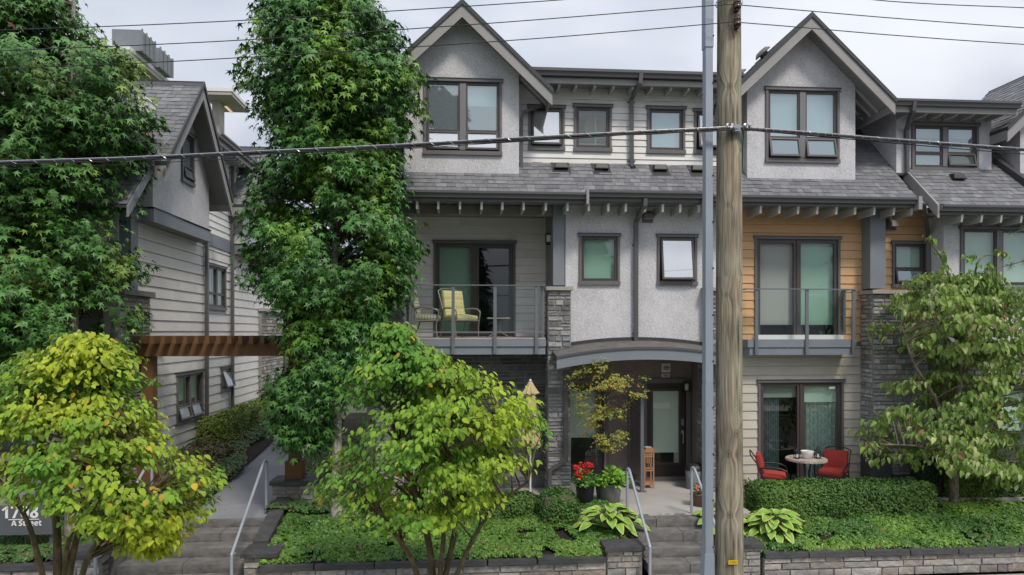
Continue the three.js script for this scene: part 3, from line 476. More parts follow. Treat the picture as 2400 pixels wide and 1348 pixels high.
{ // orange house front, juliet balcony, patio door, beige ground floor
  const DO = 15.15, x0 = 2 * XS - (PX(1284, 14.75)) - 0.02, x1 = PX(2186, DO) + 0.05, yf = PY(1880, 803, DO), d = rect(1768, 1968, 556, 797, DO), w = rect(2090, 2172, 567, 675, DO), pd = rect(1776, 1976, 891, 1150, DO); d.y0 = PY(1868, 797, DO); pd.y0 = YP + 0.03;
  siding(house, x0, x1, yf, yEave2 + 0.1, -DO, 0.187, [d, w], M.orange);
  siding(house, x0, x1, YP - 0.1, yf - 0.06, -DO + 0.0, 0.198, [pd], M.sidingWarm);
  mesh(house, 'belt_flashing', box(x0, x1, yf - 0.06, yf - 0.001, -DO - 0.1, -DO + 0.035), M.trim);
  windowUnit(house, d, -DO, [[{ f: 1, glass: G.mesh, blind: 0.86, sash: 0.055 }], [{ f: 1, glass: G.deep, blind: 0.86, sash: 0.055 }]], { name: 'sliding_door', door: true, mull: 0.045, mullMat: M.frame });
  windowUnit(house, w, -DO, [[{ f: 0.62, blind: 1, glass: G.pane }, { f: 0.38, open: 11, glass: G.mirror }]]);
  windowUnit(house, pd, -DO, [[{ f: 1, glass: G.dark, blind: 0.14, curtain: [0.12, 0.55, 1], sash: 0.055 }], [{ f: 1, glass: G.pane, blind: 0.19, curtain: [0.22, 0.98, 1], sash: 0.055 }]], { name: 'patio_door', door: true, mull: 0.045, mullMat: M.frame });
  mesh(house, 'door_sticker', box(PX(1944, DO), PX(1958, DO), PY(1950, 912, DO), PY(1950, 906, DO), -DO - 0.012, -DO - 0.011), M.white);
  const p = rect(2040, 2076, 480, 676, 14.8); mesh(house, 'porch_post', box(p.x0, p.x1, p.y0, yEave2 + 0.05, -15.12, -14.8), M.trimBlue);
  const vp = rect(2076, 2094, 512, 536, 15.0); ventHood(house, vp.x1 + 0.03, (vp.y0 + vp.y1) / 2, -DO + 0.012);
  // stone pier at the end of the orange front
  const s = rect(2048, 2178, 689, 1130, 14.62), g = part(house, 'stone_pier');
  stones(g, s.x0, s.x1, YP - 0.1, s.y1, -14.66, PAL.light, { budget: 140, depth: 0.1 });
  const sd = part(house, 'stone_pier_side'); sd.position.set(s.x0, 0, -14.665); sd.rotation.y = -Math.PI / 2; stones(sd, -0.46, 0, YP - 0.1, s.y1, -0.02, PAL.light, { budget: 40, depth: 0.1 });
  mesh(g, 'core', box(s.x0 + 0.02, s.x1, YP - 0.1, s.y1 - 0.004, -15.1, -14.74), M.mortar);
  mesh(g, 'cap_stone', roughBox(s.x0 - 0.06, s.x1 + 0.05, s.y1, s.y1 + 0.085, -15.12, -14.56, 0.004, 0.2), M.capLight);
  downspout(house, [[PX(2158, 14.4), GH - 0.1, -14.3], [PX(2160, 14.5), GH - 0.25, -14.4], [PX(2180, 15.0), GH - 0.7, -15.05], [PX(2181, 15.0), s.y1 + 0.1, -15.05]], 0.085);
  // juliet balcony
  const b = part(house, 'juliet_balcony'), zf = -14.7, bx0 = PX(1752, 14.7), bx1 = PX(2006, 14.7), yt = PY(1880, 796, 14.7), ym = PY(1880, 814, 14.7), yb = PY(1880, 832, 14.7), yr = PY(1880, 677, 14.7);
  mesh(b, 'upper_fascia', box(bx0, bx1, ym, yt, -DO + 0.012, zf + 0.02), M.trimBlue); mesh(b, 'lower_fascia', box(bx0 + 0.05, bx1 - 0.05, yb, ym - 0.004, -DO + 0.012, zf - 0.005), M.trimBlue);
  mesh(b, 'door_sill', box(d.x0 - 0.02, d.x1 + 0.02, yt + 0.001, yt + 0.1, -DO + 0.012, -DO + 0.12), M.white);
  for (const q of [1771, 1889, 1998]) { const x = PX(q, 14.7); mesh(b, 'post', box(x - 0.035, x + 0.035, yb + 0.01, yr - 0.022, zf + 0.021, zf + 0.06), M.rail); }
  mesh(b, 'handrail', box(bx0 - 0.06, bx1 + 0.03, yr - 0.022, yr, zf, zf + 0.08), M.rail);
  for (const x of [bx0 - 0.03, bx1 - 0.06]) { mesh(b, 'side_rail', box(x - 0.03, x + 0.03, yr - 0.022, yr, -DO + 0.012, zf - 0.001), M.rail); mesh(b, 'side_post', box(x - 0.03, x + 0.03, yt + 0.1, yr - 0.023, -DO + 0.05, -DO + 0.11), M.rail); mesh(b, 'side_glass', new THREE.PlaneGeometry(0.36, yr - yt - 0.2).rotateY(Math.PI / 2).translate(x, (yr + yt) / 2 + 0.05, -DO + 0.26), G.rail); }
  for (const [q0, q1] of [[1776, 1884], [1894, 1993]]) { const a = PX(q0, 14.68), c = PX(q1, 14.68); mesh(b, 'glass_panel', new THREE.PlaneGeometry(c - a, yr - yt - 0.14).translate((a + c) / 2, (yr + yt) / 2 + 0.045, zf + 0.04), G.rail); }
}
// ------------------------------------------------------------------ top floor, roofs
const slope1 = 0.95, w1 = 1 / Math.hypot(1, slope1);
const RX1 = PX(2150, DG);
{ // lower roof slope with gutter, rafter tails, vents
  const r = part(house, 'lower_roof'), W = V(0, slope1 * w1, -w1), O = V(XL - 0.5, GH + 0.005, -DG), len = 1.35, wide = RX1 - XL + 0.5;
  mesh(r, 'deck', hexa([[XL - 0.5, GH - 0.06, -DG], [RX1, GH - 0.06, -DG], [RX1, GH - 0.004, -DG], [XL - 0.5, GH - 0.004, -DG], [XL - 0.5, GH - 0.06 + slope1 * 2.6, -DG - 2.6], [RX1, GH - 0.06 + slope1 * 2.6, -DG - 2.6], [RX1, GH + slope1 * 2.6 - 0.004, -DG - 2.6], [XL - 0.5, GH + slope1 * 2.6 - 0.004, -DG - 2.6]].map((p, i, a) => a[[4, 5, 6, 7, 0, 1, 2, 3][i]])), M.flashing);
  shingles(r, O, V(1, 0, 0), W, wide, len, { budget: 300 });
  const xb = PX(2003, DD); // the slope goes on up beside the second gable
  const O2 = O.clone().addScaledVector(W, len).setX(xb - 0.1);
  const r2 = part(house, 'lower_roof'); shingles(r2, O2, V(1, 0, 0), W, RX1 - xb + 0.4, 2.3, { budget: 200, clip: (u, v) => true });
  for (const q of [1317, 1412, 1550, 1640]) { const x = PX(q, DG + 0.55), v = part(r, 'roof_vent'), z = -DG - 0.72, y = GH + slope1 * 0.72; v.position.set(x, y, z); v.rotation.x = 0; mesh(v, 'vent_cap', vents(), M.black); mesh(v, 'vent_skirt', hexa([[-0.2, -0.2, 0.2], [0.2, -0.2, 0.2], [0.2, 0.19, -0.2], [-0.2, 0.19, -0.2], [-0.2, -0.18, 0.21], [0.2, -0.18, 0.21], [0.2, 0.21, -0.19], [-0.2, 0.21, -0.19]]), M.flashing); }
  const gx = PX(1376, DG), gx2 = PX(1648, DG);
  gutter(house, XL - 0.5, gx, GH - 0.005, -DG); gutter(house, gx + 0.02, gx2, GH + 0.045, -DG + 0.02); gutter(house, gx2 + 0.02, RX1, GH - 0.005, -DG);
  mesh(house, 'fascia', box(XL - 0.5, gx, GH - 0.2, GH - 0.03, -DG - 0.03, -DG - 0.002), M.gutter); mesh(house, 'fascia', box(gx + 0.02, gx2, GH - 0.16, GH + 0.02, -DG - 0.03, -DG + 0.015), M.gutter); mesh(house, 'fascia', box(gx2 + 0.02, RX1, GH - 0.2, GH - 0.03, -DG - 0.03, -DG - 0.002), M.gutter);
  for (const x of [gx, gx2]) mesh(house, 'gutter_end', box(x - 0.035, x + 0.018, GH - 0.24, GH + 0.05, -DG - 0.2, -DG + 0.14), M.barge);
  mesh(house, 'gutter_end', box(RX1 - 0.06, RX1 + 0.02, GH - 0.26, GH + 0.02, -DG - 0.25, -DG + 0.14), M.barge);
  mesh(house, 'eave_soffit', box(XL - 0.5, RX1, GH - 0.14, GH - 0.115, -DF - 0.2, -DG - 0.031), M.soffit);
  const tail = (px, y = 0) => rafters(house, PX(px, DG), 0, 1, GH - 0.2 + y, -DF - 0.05, 0.68, 0.155, 0.045);
  for (const px of [977, 1027, 1078, 1129, 1178, 1228, 1280, 1331, 1381, 1427, 1468, 1513, 1555, 1596, 1640, 1738, 1785, 1829, 1873, 1918, 1963, 2007, 2052, 2098, 2140]) tail(px);
}
{ // top floor siding wall and its eave
  const xa = PX(1210, D3), xb = PX(1760, D3), yb = PY(1430, 389, D3), yt = PY(1430, 203, D3), wins = [[1238, 1323, 249, 353], [1345, 1433, 247, 356], [1516, 1605, 252, 361], [1626, 1712, 258, 362]].map((q) => rect(...q, D3));
  siding(house, xa - 0.3, xb + 0.3, yb, yt, -D3, 0.143, wins, M.siding);
  mesh(house, 'base_flashing', box(xa - 0.3, xb + 0.3, yb - 0.05, yb - 0.002, -D3 - 0.1, -D3 + 0.04), M.flashing);
  windowUnit(house, wins[0], -D3, [[{ f: 1, open: 6, glass: G.sky }]]);
  windowUnit(house, wins[1], -D3, [[{ f: 1, glass: G.pane }]], { roomMat: M.roomPaintedLit });
  windowUnit(house, wins[2], -D3, [[{ f: 1, glass: G.mirror, blind: 1 }]]);
  windowUnit(house, wins[3], -D3, [[{ f: 1, open: 10, glass: G.sky }]]);
  const GZ = -14.62, gy = PY(1450, 168, 14.6), r = part(house, 'upper_roof'), e0 = 0.5 * (PX(947, DD) + PX(1217, DD)) + 1.4, e1 = 0.5 * (PX(1751, DD) + PX(2005, DD)) - 1.4;
  mesh(r, 'deck', hexa([[e0, gy - 0.05, -20], [e1, gy - 0.05, -20], [e1, gy + 0.25, -20], [e0, gy + 0.25, -20], [e0, gy - 0.14, GZ], [e1, gy - 0.14, GZ], [e1, gy + 0.005, GZ], [e0, gy + 0.005, GZ]]), M.flashing);
  mesh(r, 'roof_edge', box(e0, e1, gy + 0.006, gy + 0.03, GZ - 0.4, GZ + 0.08), M.flashing);
  gutter(house, e0, e1, gy, GZ); mesh(house, 'fascia', box(e0, e1, gy - 0.26, gy - 0.145, GZ - 0.08, GZ - 0.02), M.barge);
  mesh(house, 'eave_soffit', box(e0, e1, gy - 0.19, gy - 0.16, -D3 - 0.1, GZ - 0.082), M.soffit);
  for (const px of [1312, 1352, 1396, 1440, 1485, 1530, 1575, 1617, 1652, 1700]) rafters(house, PX(px, 14.65), 0, 1, gy - 0.191, -D3, 0.46, 0.12, 0.05);
  const sx = PX(1490, 14.9); downspout(house, [[sx + 0.02, gy - 0.05, GZ + 0.09], [sx + 0.01, gy - 0.22, GZ + 0.08], [sx - 0.05, gy - 0.42, -D3 + 0.08], [sx - 0.04, yb + 0.02, -D3 + 0.08], [sx - 0.02, yb - 0.05, -D3 + 0.16]]);
  for (const y of [yb + 0.1, yt - 0.35]) mesh(house, 'spout_bracket', box(sx - 0.13, sx + 0.05, y, y + 0.02, -D3 + 0.012, -D3 + 0.03), M.gutter);
}
{ // the two gables
  const ridge = PY(1085, 2, 14.35), wl = rect(993, 1176, 187, 364, DD), wr = rect(1794, 1966, 208, 382, DD), yb = PY(1085, 411, DD);
  gable(house, 0.5 * (PX(947, DD) + PX(1217, DD)), 1.2, yb, -DD, -17.2, ridge, 1.83, 0.95, 0.45, wl, { budget: 60 });
  windowUnit(house, wl, -DD, [[{ f: 0.72, glass: G.mirror }, { f: 0.28, open: 7, glass: G.sky }], [{ f: 0.72, glass: G.mirror, blind: 0.43 }, { f: 0.28, open: 7, glass: G.sky }]], { mull: 0.13, mullMat: M.mull });
  const c2 = 0.5 * (PX(1751, DD) + PX(2005, DD));
  gable(house, c2, 1.22, PY(1880, 428, DD), -DD, -17.2, PY(1893, 32, 14.35), 1.83, 0.95, 0.45, wr, { budget: 60 });
  windowUnit(house, wr, -DD, [[{ f: 0.70, glass: G.mirror, blind: 1 }, { f: 0.30, open: 12, glass: G.mirror }], [{ f: 0.70, glass: G.mirror, blind: 1 }, { f: 0.30, open: 12, glass: G.mirror }]], { mull: 0.13, mullMat: M.mull });
  // brackets and downspouts beside the gables
  const cx = 0.5 * (PX(947, DD) + PX(1217, DD)), ev = ridge - 0.95 * 1.83;
  for (const [c, n] of [[cx, 1], [c2, 3]]) for (let i = 0; i < n; i++) { const z = -DD - 0.05 - i * 0.28; mesh(house, 'outlooker', hexa([[c + 1.23, ev + 0.36, z - 0.05], [c + 1.78, ev - 0.17, z - 0.05], [c + 1.78, ev - 0.05, z - 0.05], [c + 1.23, ev + 0.48, z - 0.05], [c + 1.23, ev + 0.36, z + 0.0], [c + 1.78, ev - 0.17, z + 0.0], [c + 1.78, ev - 0.05, z + 0.0], [c + 1.23, ev + 0.48, z + 0.0]]), M.rafter); }
  downspout(house, [[cx + 1.72, ev - 0.12, -DD - 0.22], [cx + 1.3, ev - 0.3, -DD - 0.22], [cx + 1.27, ev - 0.45, -DD - 0.22], [cx + 1.27, yb + 0.1, -DD - 0.22], [cx + 1.38, yb, -DD - 0.1]], 0.075);
  downspout(house, [[c2 + 2.0, ev - 0.02, -DD - 0.5], [c2 + 1.5, ev - 0.14, -DD - 0.4], [c2 + 1.24, ev - 0.3, -DD - 0.4]], 0.07);
  downspout(house, [[c2 - 1.5, ev - 0.4, -DD - 0.2], [c2 - 1.3, ev - 0.5, -DD - 0.2], [c2 - 1.27, ev - 0.65, -DD - 0.2], [c2 - 1.27, yb + 0.15, -DD - 0.2], [c2 - 1.36, yb, -DD - 0.1]], 0.075);
  downspout(house, [[cx - 1.27, ev - 0.3, -DD - 0.2], [cx - 1.27, yb + 0.1, -DD - 0.2], [cx - 1.36, yb, -DD - 0.1]], 0.075);
  siding(house, cx - 2.0, cx - 1.19, yb + 0.1, ev + 0.5, -D3 + 0.05, 0.143, [], M.sidingGrey);
  for (const d of [0.55, 1.05]) { const v = part(house, 'roof_vent'); v.position.set(c2 - d * 1.0 - 0.1, PY(1893, 32, 14.35) - 0.95 * (d + 0.1) + 0.06, -15.1 - d * 0.2); v.rotation.z = 0.76; mesh(v, 'vent_cap', lathe([[0, 0.14], [0.12, 0.13], [0.19, 0.07], [0.19, 0.04], [0.1, 0.04], [0.1, -0.04], [0, -0.04]], 16), M.trim); }
}
// ------------------------------------------------------------------ the next townhouse in the row
const house2 = thing('townhouse', 'grey stucco townhouse with a shed dormer, joined to the orange sided front', 'house');
{
  const DC = 14.6, x0 = PX(2212, DC), x1 = x0 + 6.4, yg = PY(2300, 482, 14.0), GZ = 14.0, w = rect(2250, 2432, 533, 760, DC); w.y0 = PY(2330, 722, DC);
  mesh(house2, 'stucco_wall', extrude([[x0, 3.9], [x1, 3.9], [x1, yg - 0.1], [x0, yg - 0.1]], [rc(w, 0.03)], -DC - 0.2, -DC), M.stucco);
  mesh(house2, 'return_wall', box(x0, x0 + 0.2, 0.7, yg - 0.1, -15.3, -DC - 0.201), M.stucco);
  windowUnit(house2, w, -DC, [[{ f: 0.73, blind: 1, glass: G.pane }, { f: 0.27, open: 8, blind: 0.6, glass: G.pane }], [{ f: 0.73, blind: 1, glass: G.pane }, { f: 0.27, glass: G.deep, blind: 0.6 }]], { mull: 0.13, mullMat: M.mull });
  const st_ = part(house2, 'ground_floor_stone'), gw = rect(2262, 2420, 905, 1090, 14.55); stones(st_, x0 - 0.02, x1, YP - 0.1, 3.9, -14.62, PAL.light, { budget: 160, holes: [gw], wide: [0.18, 0.45] });
  mesh(house2, 'belt_course', box(x0 - 0.02, x1, 3.9, 4.02, -14.6, -14.52), M.trimBlue);
  windowUnit(house2, gw, -14.57, [[{ f: 1, glass: G.pane, blind: 1 }], [{ f: 1, glass: G.pane, blind: 0.6 }]], { door: false });
  const r = part(house2, 'lower_roof'), xr = PX(2206, GZ) - 0.05, O = V(xr, yg + 0.005, -GZ), W = V(0, slope1 * w1, -w1);
  mesh(r, 'deck', hexa([[xr, yg + slope1 * 2.95 - 0.12, -GZ - 2.95], [x1, yg + slope1 * 2.95 - 0.12, -GZ - 2.95], [x1, yg + slope1 * 2.95 - 0.004, -GZ - 2.95], [xr, yg + slope1 * 2.95 - 0.004, -GZ - 2.95], [xr, yg - 0.12, -GZ], [x1, yg - 0.12, -GZ], [x1, yg - 0.004, -GZ], [xr, yg - 0.004, -GZ]]), M.flashing);
  shingles(r, O, V(1, 0, 0), W, x1 - xr, 4.0, { budget: 300 });
  mesh(r, 'barge_board', hexa([[xr - 0.05, yg - 0.27 + slope1 * 1.1, -GZ - 1.1], [xr - 0.004, yg - 0.27 + slope1 * 1.1, -GZ - 1.1], [xr - 0.004, yg + slope1 * 1.1, -GZ - 1.1], [xr - 0.05, yg + slope1 * 1.1, -GZ - 1.1], [xr - 0.05, yg - 0.27, -GZ + 0.03], [xr - 0.004, yg - 0.27, -GZ + 0.03], [xr - 0.004, yg, -GZ + 0.03], [xr - 0.05, yg, -GZ + 0.03]]), M.barge);
  gutter(house2, xr + 0.02, x1, yg - 0.005, -GZ); mesh(house2, 'fascia', box(xr, x1, yg - 0.2, yg - 0.03, -GZ - 0.03, -GZ - 0.002), M.gutter);
  mesh(house2, 'eave_soffit', box(xr, x1, yg - 0.13, yg - 0.121, -DC - 0.1, -GZ - 0.031), M.soffit);
  for (const px of [2255, 2301, 2347, 2394, 2440]) rafters(house2, PX(px, GZ), 0, 1, yg - 0.195, -DC - 0.02, 0.64, 0.155, 0.045);
  // shed dormer
  const DS = 15.05, a = rect(2101, 2324, 262, 407, DS), dw = rect(2136, 2292, 291, 402, DS), d = part(house2, 'dormer'), ya = PY(2200, 408, DS), yt = PY(2210, 262, DS);
  mesh(d, 'dormer_wall', extrude([[a.x0, ya], [a.x1, ya], [a.x1, yt], [a.x0, yt]], [rc(dw, 0.03)], -DS - 0.2, -DS), M.stucco);
  mesh(d, 'cheek_wall', box(a.x0, a.x0 + 0.15, ya - 0.05, yt, -DS - 2.6, -DS - 0.201), M.stucco); mesh(d, 'cheek_wall', box(a.x1 - 0.15, a.x1, ya - 0.05, yt, -DS - 2.6, -DS - 0.201), M.stucco);
  mesh(d, 'base_flashing', box(a.x0 - 0.02, a.x1 + 0.02, ya - 0.04, ya - 0.001, -DS - 0.1, -DS + 0.05), M.flashing);
  windowUnit(house2, dw, -DS, [[{ f: 0.66, glass: G.mirror, blind: 0.36 }, { f: 0.34, glass: G.mirror }], [{ f: 0.66, glass: G.mirror, blind: 0.36 }, { f: 0.34, open: 13, glass: G.pane }]], { mull: 0.11, mullMat: M.mull, roomMat: M.roomPaintedLit });
  const gy = PY(2240, 238, 14.5), gz = -14.5, e0 = PX(2092, 14.5), e1 = PX(2386, 14.5);
  mesh(d, 'dormer_roof', hexa([[e0, gy + 0.35, -19], [e1, gy + 0.35, -19], [e1, gy + 0.5, -19], [e0, gy + 0.5, -19], [e0, gy - 0.12, gz], [e1, gy - 0.12, gz], [e1, gy + 0.008, gz], [e0, gy + 0.008, gz]]), M.flashing);
  gutter(house2, e0, e1, gy, gz); mesh(d, 'fascia', box(e0, e1, gy - 0.25, gy - 0.13, gz - 0.06, gz - 0.003), M.barge);
  for (const px of [2136, 2176, 2211, 2247, 2286, 2322, 2354]) rafters(house2, PX(px, 14.55), 0, 1, gy - 0.13, -DS, 0.5, 0.13, 0.05);
  const sx = PX(2137, 14.5); downspout(house2, [[sx, gy - 0.05, gz + 0.09], [sx - 0.01, gy - 0.22, gz + 0.06], [PX(2120, DS), gy - 0.5, -DS + 0.07], [PX(2122, DS), ya - 0.02, -DS + 0.07], [PX(2126, DS), ya - 0.06, -DS + 0.14]], 0.075);
  const v = part(r, 'roof_vent'); v.position.set(PX(2240, GZ + 0.8), yg + slope1 * 0.78, -GZ - 0.78); mesh(v, 'vent_cap', vents(), M.black);
  const v2 = part(r, 'valley_flashing'); const q0 = PX(2340, 15.1), q1 = PX(2420, 14.4); mesh(v2, 'valley', hexa([[q0, yg + 1.2, -GZ - 1.26], [q0 + 0.12, yg + 1.2, -GZ - 1.26], [q0 + 0.12, yg + 1.36, -GZ - 1.26], [q0, yg + 1.36, -GZ - 1.26], [q1, yg + 0.25, -GZ - 0.2], [q1 + 0.12, yg + 0.25, -GZ - 0.2], [q1 + 0.12, yg + 0.4, -GZ - 0.2], [q1, yg + 0.4, -GZ - 0.2]]), M.flashing);
  mesh(house2, 'rear_wall', box(x0, x1, 0, 9.8, -22.2, -22), M.sidingGrey);
  // the third gable, mostly out of frame
  const gx = PX(2364, 14.5) + 1.85; gable(house2, gx, 1.2, PY(2400, 430, 14.9), -14.95, -17.4, PY(2364, 296, 14.5) + 0.95 * 1.85, 1.85, 0.95, 0.45, null, { budget: 40 });
}
// ------------------------------------------------------------------ the townhouse across the path: local x = depth, z = outward (+X)
const XW = -6.3;
const left = thing('townhouse', 'greige sided townhouse beside the ramped path, two stucco bays overhanging its long wall', 'house', [XW, 0, 0], Math.PI / 2);
{
  const L = (px) => LD(px, XW), bay = 0.3, XB = XW + bay, LB = (px) => LD(px, XB), near = 14.0, far = L(652);
  const yTrim = LY(358, 520, XB), yBand = yTrim + 0.34, eave = 9.12;
  const w1 = { x0: L(485), x1: L(527), y0: LY(505, 727, XW), y1: LY(505, 622, XW) }, w2 = { x0: L(412), x1: L(473), y0: LY(440, 990, XW), y1: LY(440, 872, XW) }, w3 = { x0: L(516), x1: L(540), y0: LY(528, 918, XW), y1: LY(528, 860, XW) };
  const px1 = L(338), px2 = L(605), ps = LY(320, 695, XW);
  siding(left, near + 0.3, far, 1.0, yTrim + 0.02, 0, 0.232, [w1, w2, w3], M.sidingGrey);
  siding(left, LB(358) + 0.4, far, yBand, eave - 0.1, 0, 0.17, [], M.siding);
  mesh(left, 'belt_course', box(near + 0.3, far, yTrim + 0.02, yBand - 0.001, -0.1, 0.035), M.trimBlue);
  windowUnit(left, w1, 0, [[{ f: 0.68, glass: G.pane, blind: 0.9 }, { f: 0.32, glass: G.pane, blind: 0.8 }], [{ f: 0.68, glass: G.pane, blind: 0.9 }, { f: 0.32, glass: G.pane, blind: 0.8 }]]);
  windowUnit(left, w2, 0, [[{ f: 0.70, glass: G.deep, blind: 0.85 }, { f: 0.30, open: 16, glass: G.pane, blind: 1 }], [{ f: 0.70, glass: G.deep, blind: 0.85 }, { f: 0.30, open: 16, glass: G.pane, blind: 1 }]]);
  windowUnit(left, w3, 0, [[{ f: 1, open: 18, glass: G.mirror, blind: 1 }]]);
  const s1 = part(left, 'stone_corner'); stones(s1, near - 0.5, px1, 0.8, ps, 0.1, PAL.pale, { budget: 120, depth: 0.3 }); mesh(s1, 'cap_stone', box(near - 0.55, px1 + 0.05, ps, ps + 0.1, -0.2, 0.2), M.trim);
  const s2 = part(left, 'stone_corner'), ps2 = LY(630, 732, XW); stones(s2, px2, far + 0.1, 1.0, ps2, 0.1, PAL.pale, { budget: 120, depth: 0.3 }); mesh(s2, 'cap_stone', box(px2 - 0.05, far + 0.15, ps2, ps2 + 0.1, -0.2, 0.2), M.capLight);
  mesh(left, 'corner_post', box(far - 0.35, far - 0.02, ps2 + 0.1, yTrim, -0.2, 0.06), M.trimBlue);
  mesh(left, 'corner_post', box(near + 0.05, near + 0.35, ps + 0.1, yTrim + 0.35, -0.3, 0.05), M.trimBlue);
  { const sw = { x0: -3.4, x1: -1.9, y0: 4.6, y1: 6.1 }, s2 = { x0: -3.6, x1: -1.8, y0: 1.9, y1: 3.4 }, wall = siding(left, -8, -0.17, 0.8, 7.3, 0, 0.232, [sw, s2], M.sidingGrey); wall.rotation.y = -Math.PI / 2; wall.position.x = near;
    for (const r of [sw, s2]) { const u = windowUnit(left, r, 0, [[{ f: 0.7, glass: G.pane, blind: 0.8 }, { f: 0.3, glass: G.pane }], [{ f: 0.7, glass: G.pane, blind: 0.8 }, { f: 0.3, glass: G.pane }]]); u.position.set(near, r.y0, (r.x0 + r.x1) / 2); u.rotation.y = -Math.PI / 2; } }
  mesh(left, 'rear_wall', box(far - 0.2, far, 0.8, 9, -8, -0.161), M.sidingGrey);
  for (const px of [477, 538]) { const d = L(px); downspout(left, [[d, eave - 0.3, 0.08], [d, 1.3, 0.08]], 0.09); }
  downspout(left, [[far + 0.12, ps2 + 0.2, 0.05], [far + 0.3, ps2 - 0.05, 0.15], [far + 0.3, 1.4, 0.15]], 0.08);
  // bays with gables
  const bays = [[LB(358), LB(490)]]; bays.push([bays[0][0] + 5.85, bays[0][1] + 5.55]);
  bays.forEach(([a, b], i) => {
    const c = (a + b) / 2, half = (b - a) / 2, ridge = 9.72 + (i ? 0.05 : 0), win = { x0: LB(424), x1: LB(452), y0: LY(438, 432, XB), y1: LY(438, 312, XB) }; if (i) { const d = win.x1 - win.x0; win.x0 = c - d / 2; win.x1 = c + d / 2; }
    gable(left, c, half, yBand - 0.05, bay, -3.2, ridge, half + 0.38, 1.12, 0.42, win, { budget: i ? 60 : 200 });
    windowUnit(left, win, bay, [[{ f: 0.7, glass: G.mirror }, { f: 0.3, open: 14, glass: G.mirror, blind: 1 }]]);
    mesh(left, 'bay_floor', box(a, b, yTrim, yTrim + 0.05, -0.05, bay - 0.02), M.soffit);
    mesh(left, 'bay_trim', box(a - 0.02, b + 0.02, yTrim - 0.0, yBand - 0.06, bay - 0.019, bay + 0.03), M.trimBlue); mesh(left, 'bay_trim', box(a - 0.02, a + 0.03, yTrim, yBand - 0.06, 0.012, bay - 0.02), M.trimBlue);
    mesh(left, 'bay_trim', box(b - 0.03, b + 0.02, yTrim, yBand - 0.06, 0.012, bay - 0.02), M.trimBlue);
    mesh(left, 'bay_drip', box(a - 0.04, b + 0.04, yBand - 0.06, yBand - 0.05, 0.012, bay + 0.05), M.flashing);
  });
  // eaves between and beyond the bays, with the main slope behind
  const gz = 0.45, r = part(left, 'roof'), a0 = bays[0][1] + 0.1, a1 = bays[1][0] - 0.1, far2 = far + 0.4;
  gutter(left, a0, far2, eave, gz); mesh(left, 'fascia', box(a0, far2, eave - 0.24, eave - 0.02, gz - 0.03, gz - 0.002), M.barge);
  mesh(left, 'eave_soffit', box(a0, far2, eave - 0.16, eave - 0.14, -0.1, gz - 0.032), M.soffit);
  rafters(left, a0 + 0.2, a1 - 0.1, 9, eave - 0.161, 0, 0.44, 0.14, 0.05);
  mesh(r, 'deck', hexa([[a0, eave + 0.45, -4], [far2, eave + 0.45, -4], [far2, eave + 0.5, -4], [a0, eave + 0.5, -4], [a0, eave - 0.1, gz], [far2, eave - 0.1, gz], [far2, eave - 0.02, gz], [a0, eave - 0.02, gz]]), M.flashing);
  // lower roof over the street end, seen between the leaves
  const r3 = part(left, 'porch_roof'), W = V(0.70, 0.71, 0), O = V(near - 1.0, 6.55, 0.45);
  mesh(r3, 'deck', hexa([[near - 1.0, 6.45, -6], [near + 0.6, 8.05, -6], [near + 0.6, 8.1, -6], [near - 1.0, 6.5, -6], [near - 1.0, 6.45, 0.45], [near + 0.6, 8.05, 0.45], [near + 0.6, 8.1, 0.45], [near - 1.0, 6.5, 0.45]]), M.flashing);
  shingles(r3, V(near - 1.0, 6.52, -5.5), V(0, 0, 1), W, 5.95, 2.2, { budget: 120 });
  mesh(r3, 'barge_board', hexa([[near - 1.05, 6.28, 0.46], [near + 0.55, 7.88, 0.46], [near + 0.55, 8.08, 0.46], [near - 1.05, 6.48, 0.46], [near - 1.05, 6.28, 0.5], [near + 0.55, 7.88, 0.5], [near + 0.55, 8.08, 0.5], [near - 1.05, 6.48, 0.5]]), M.trimBlue);
}
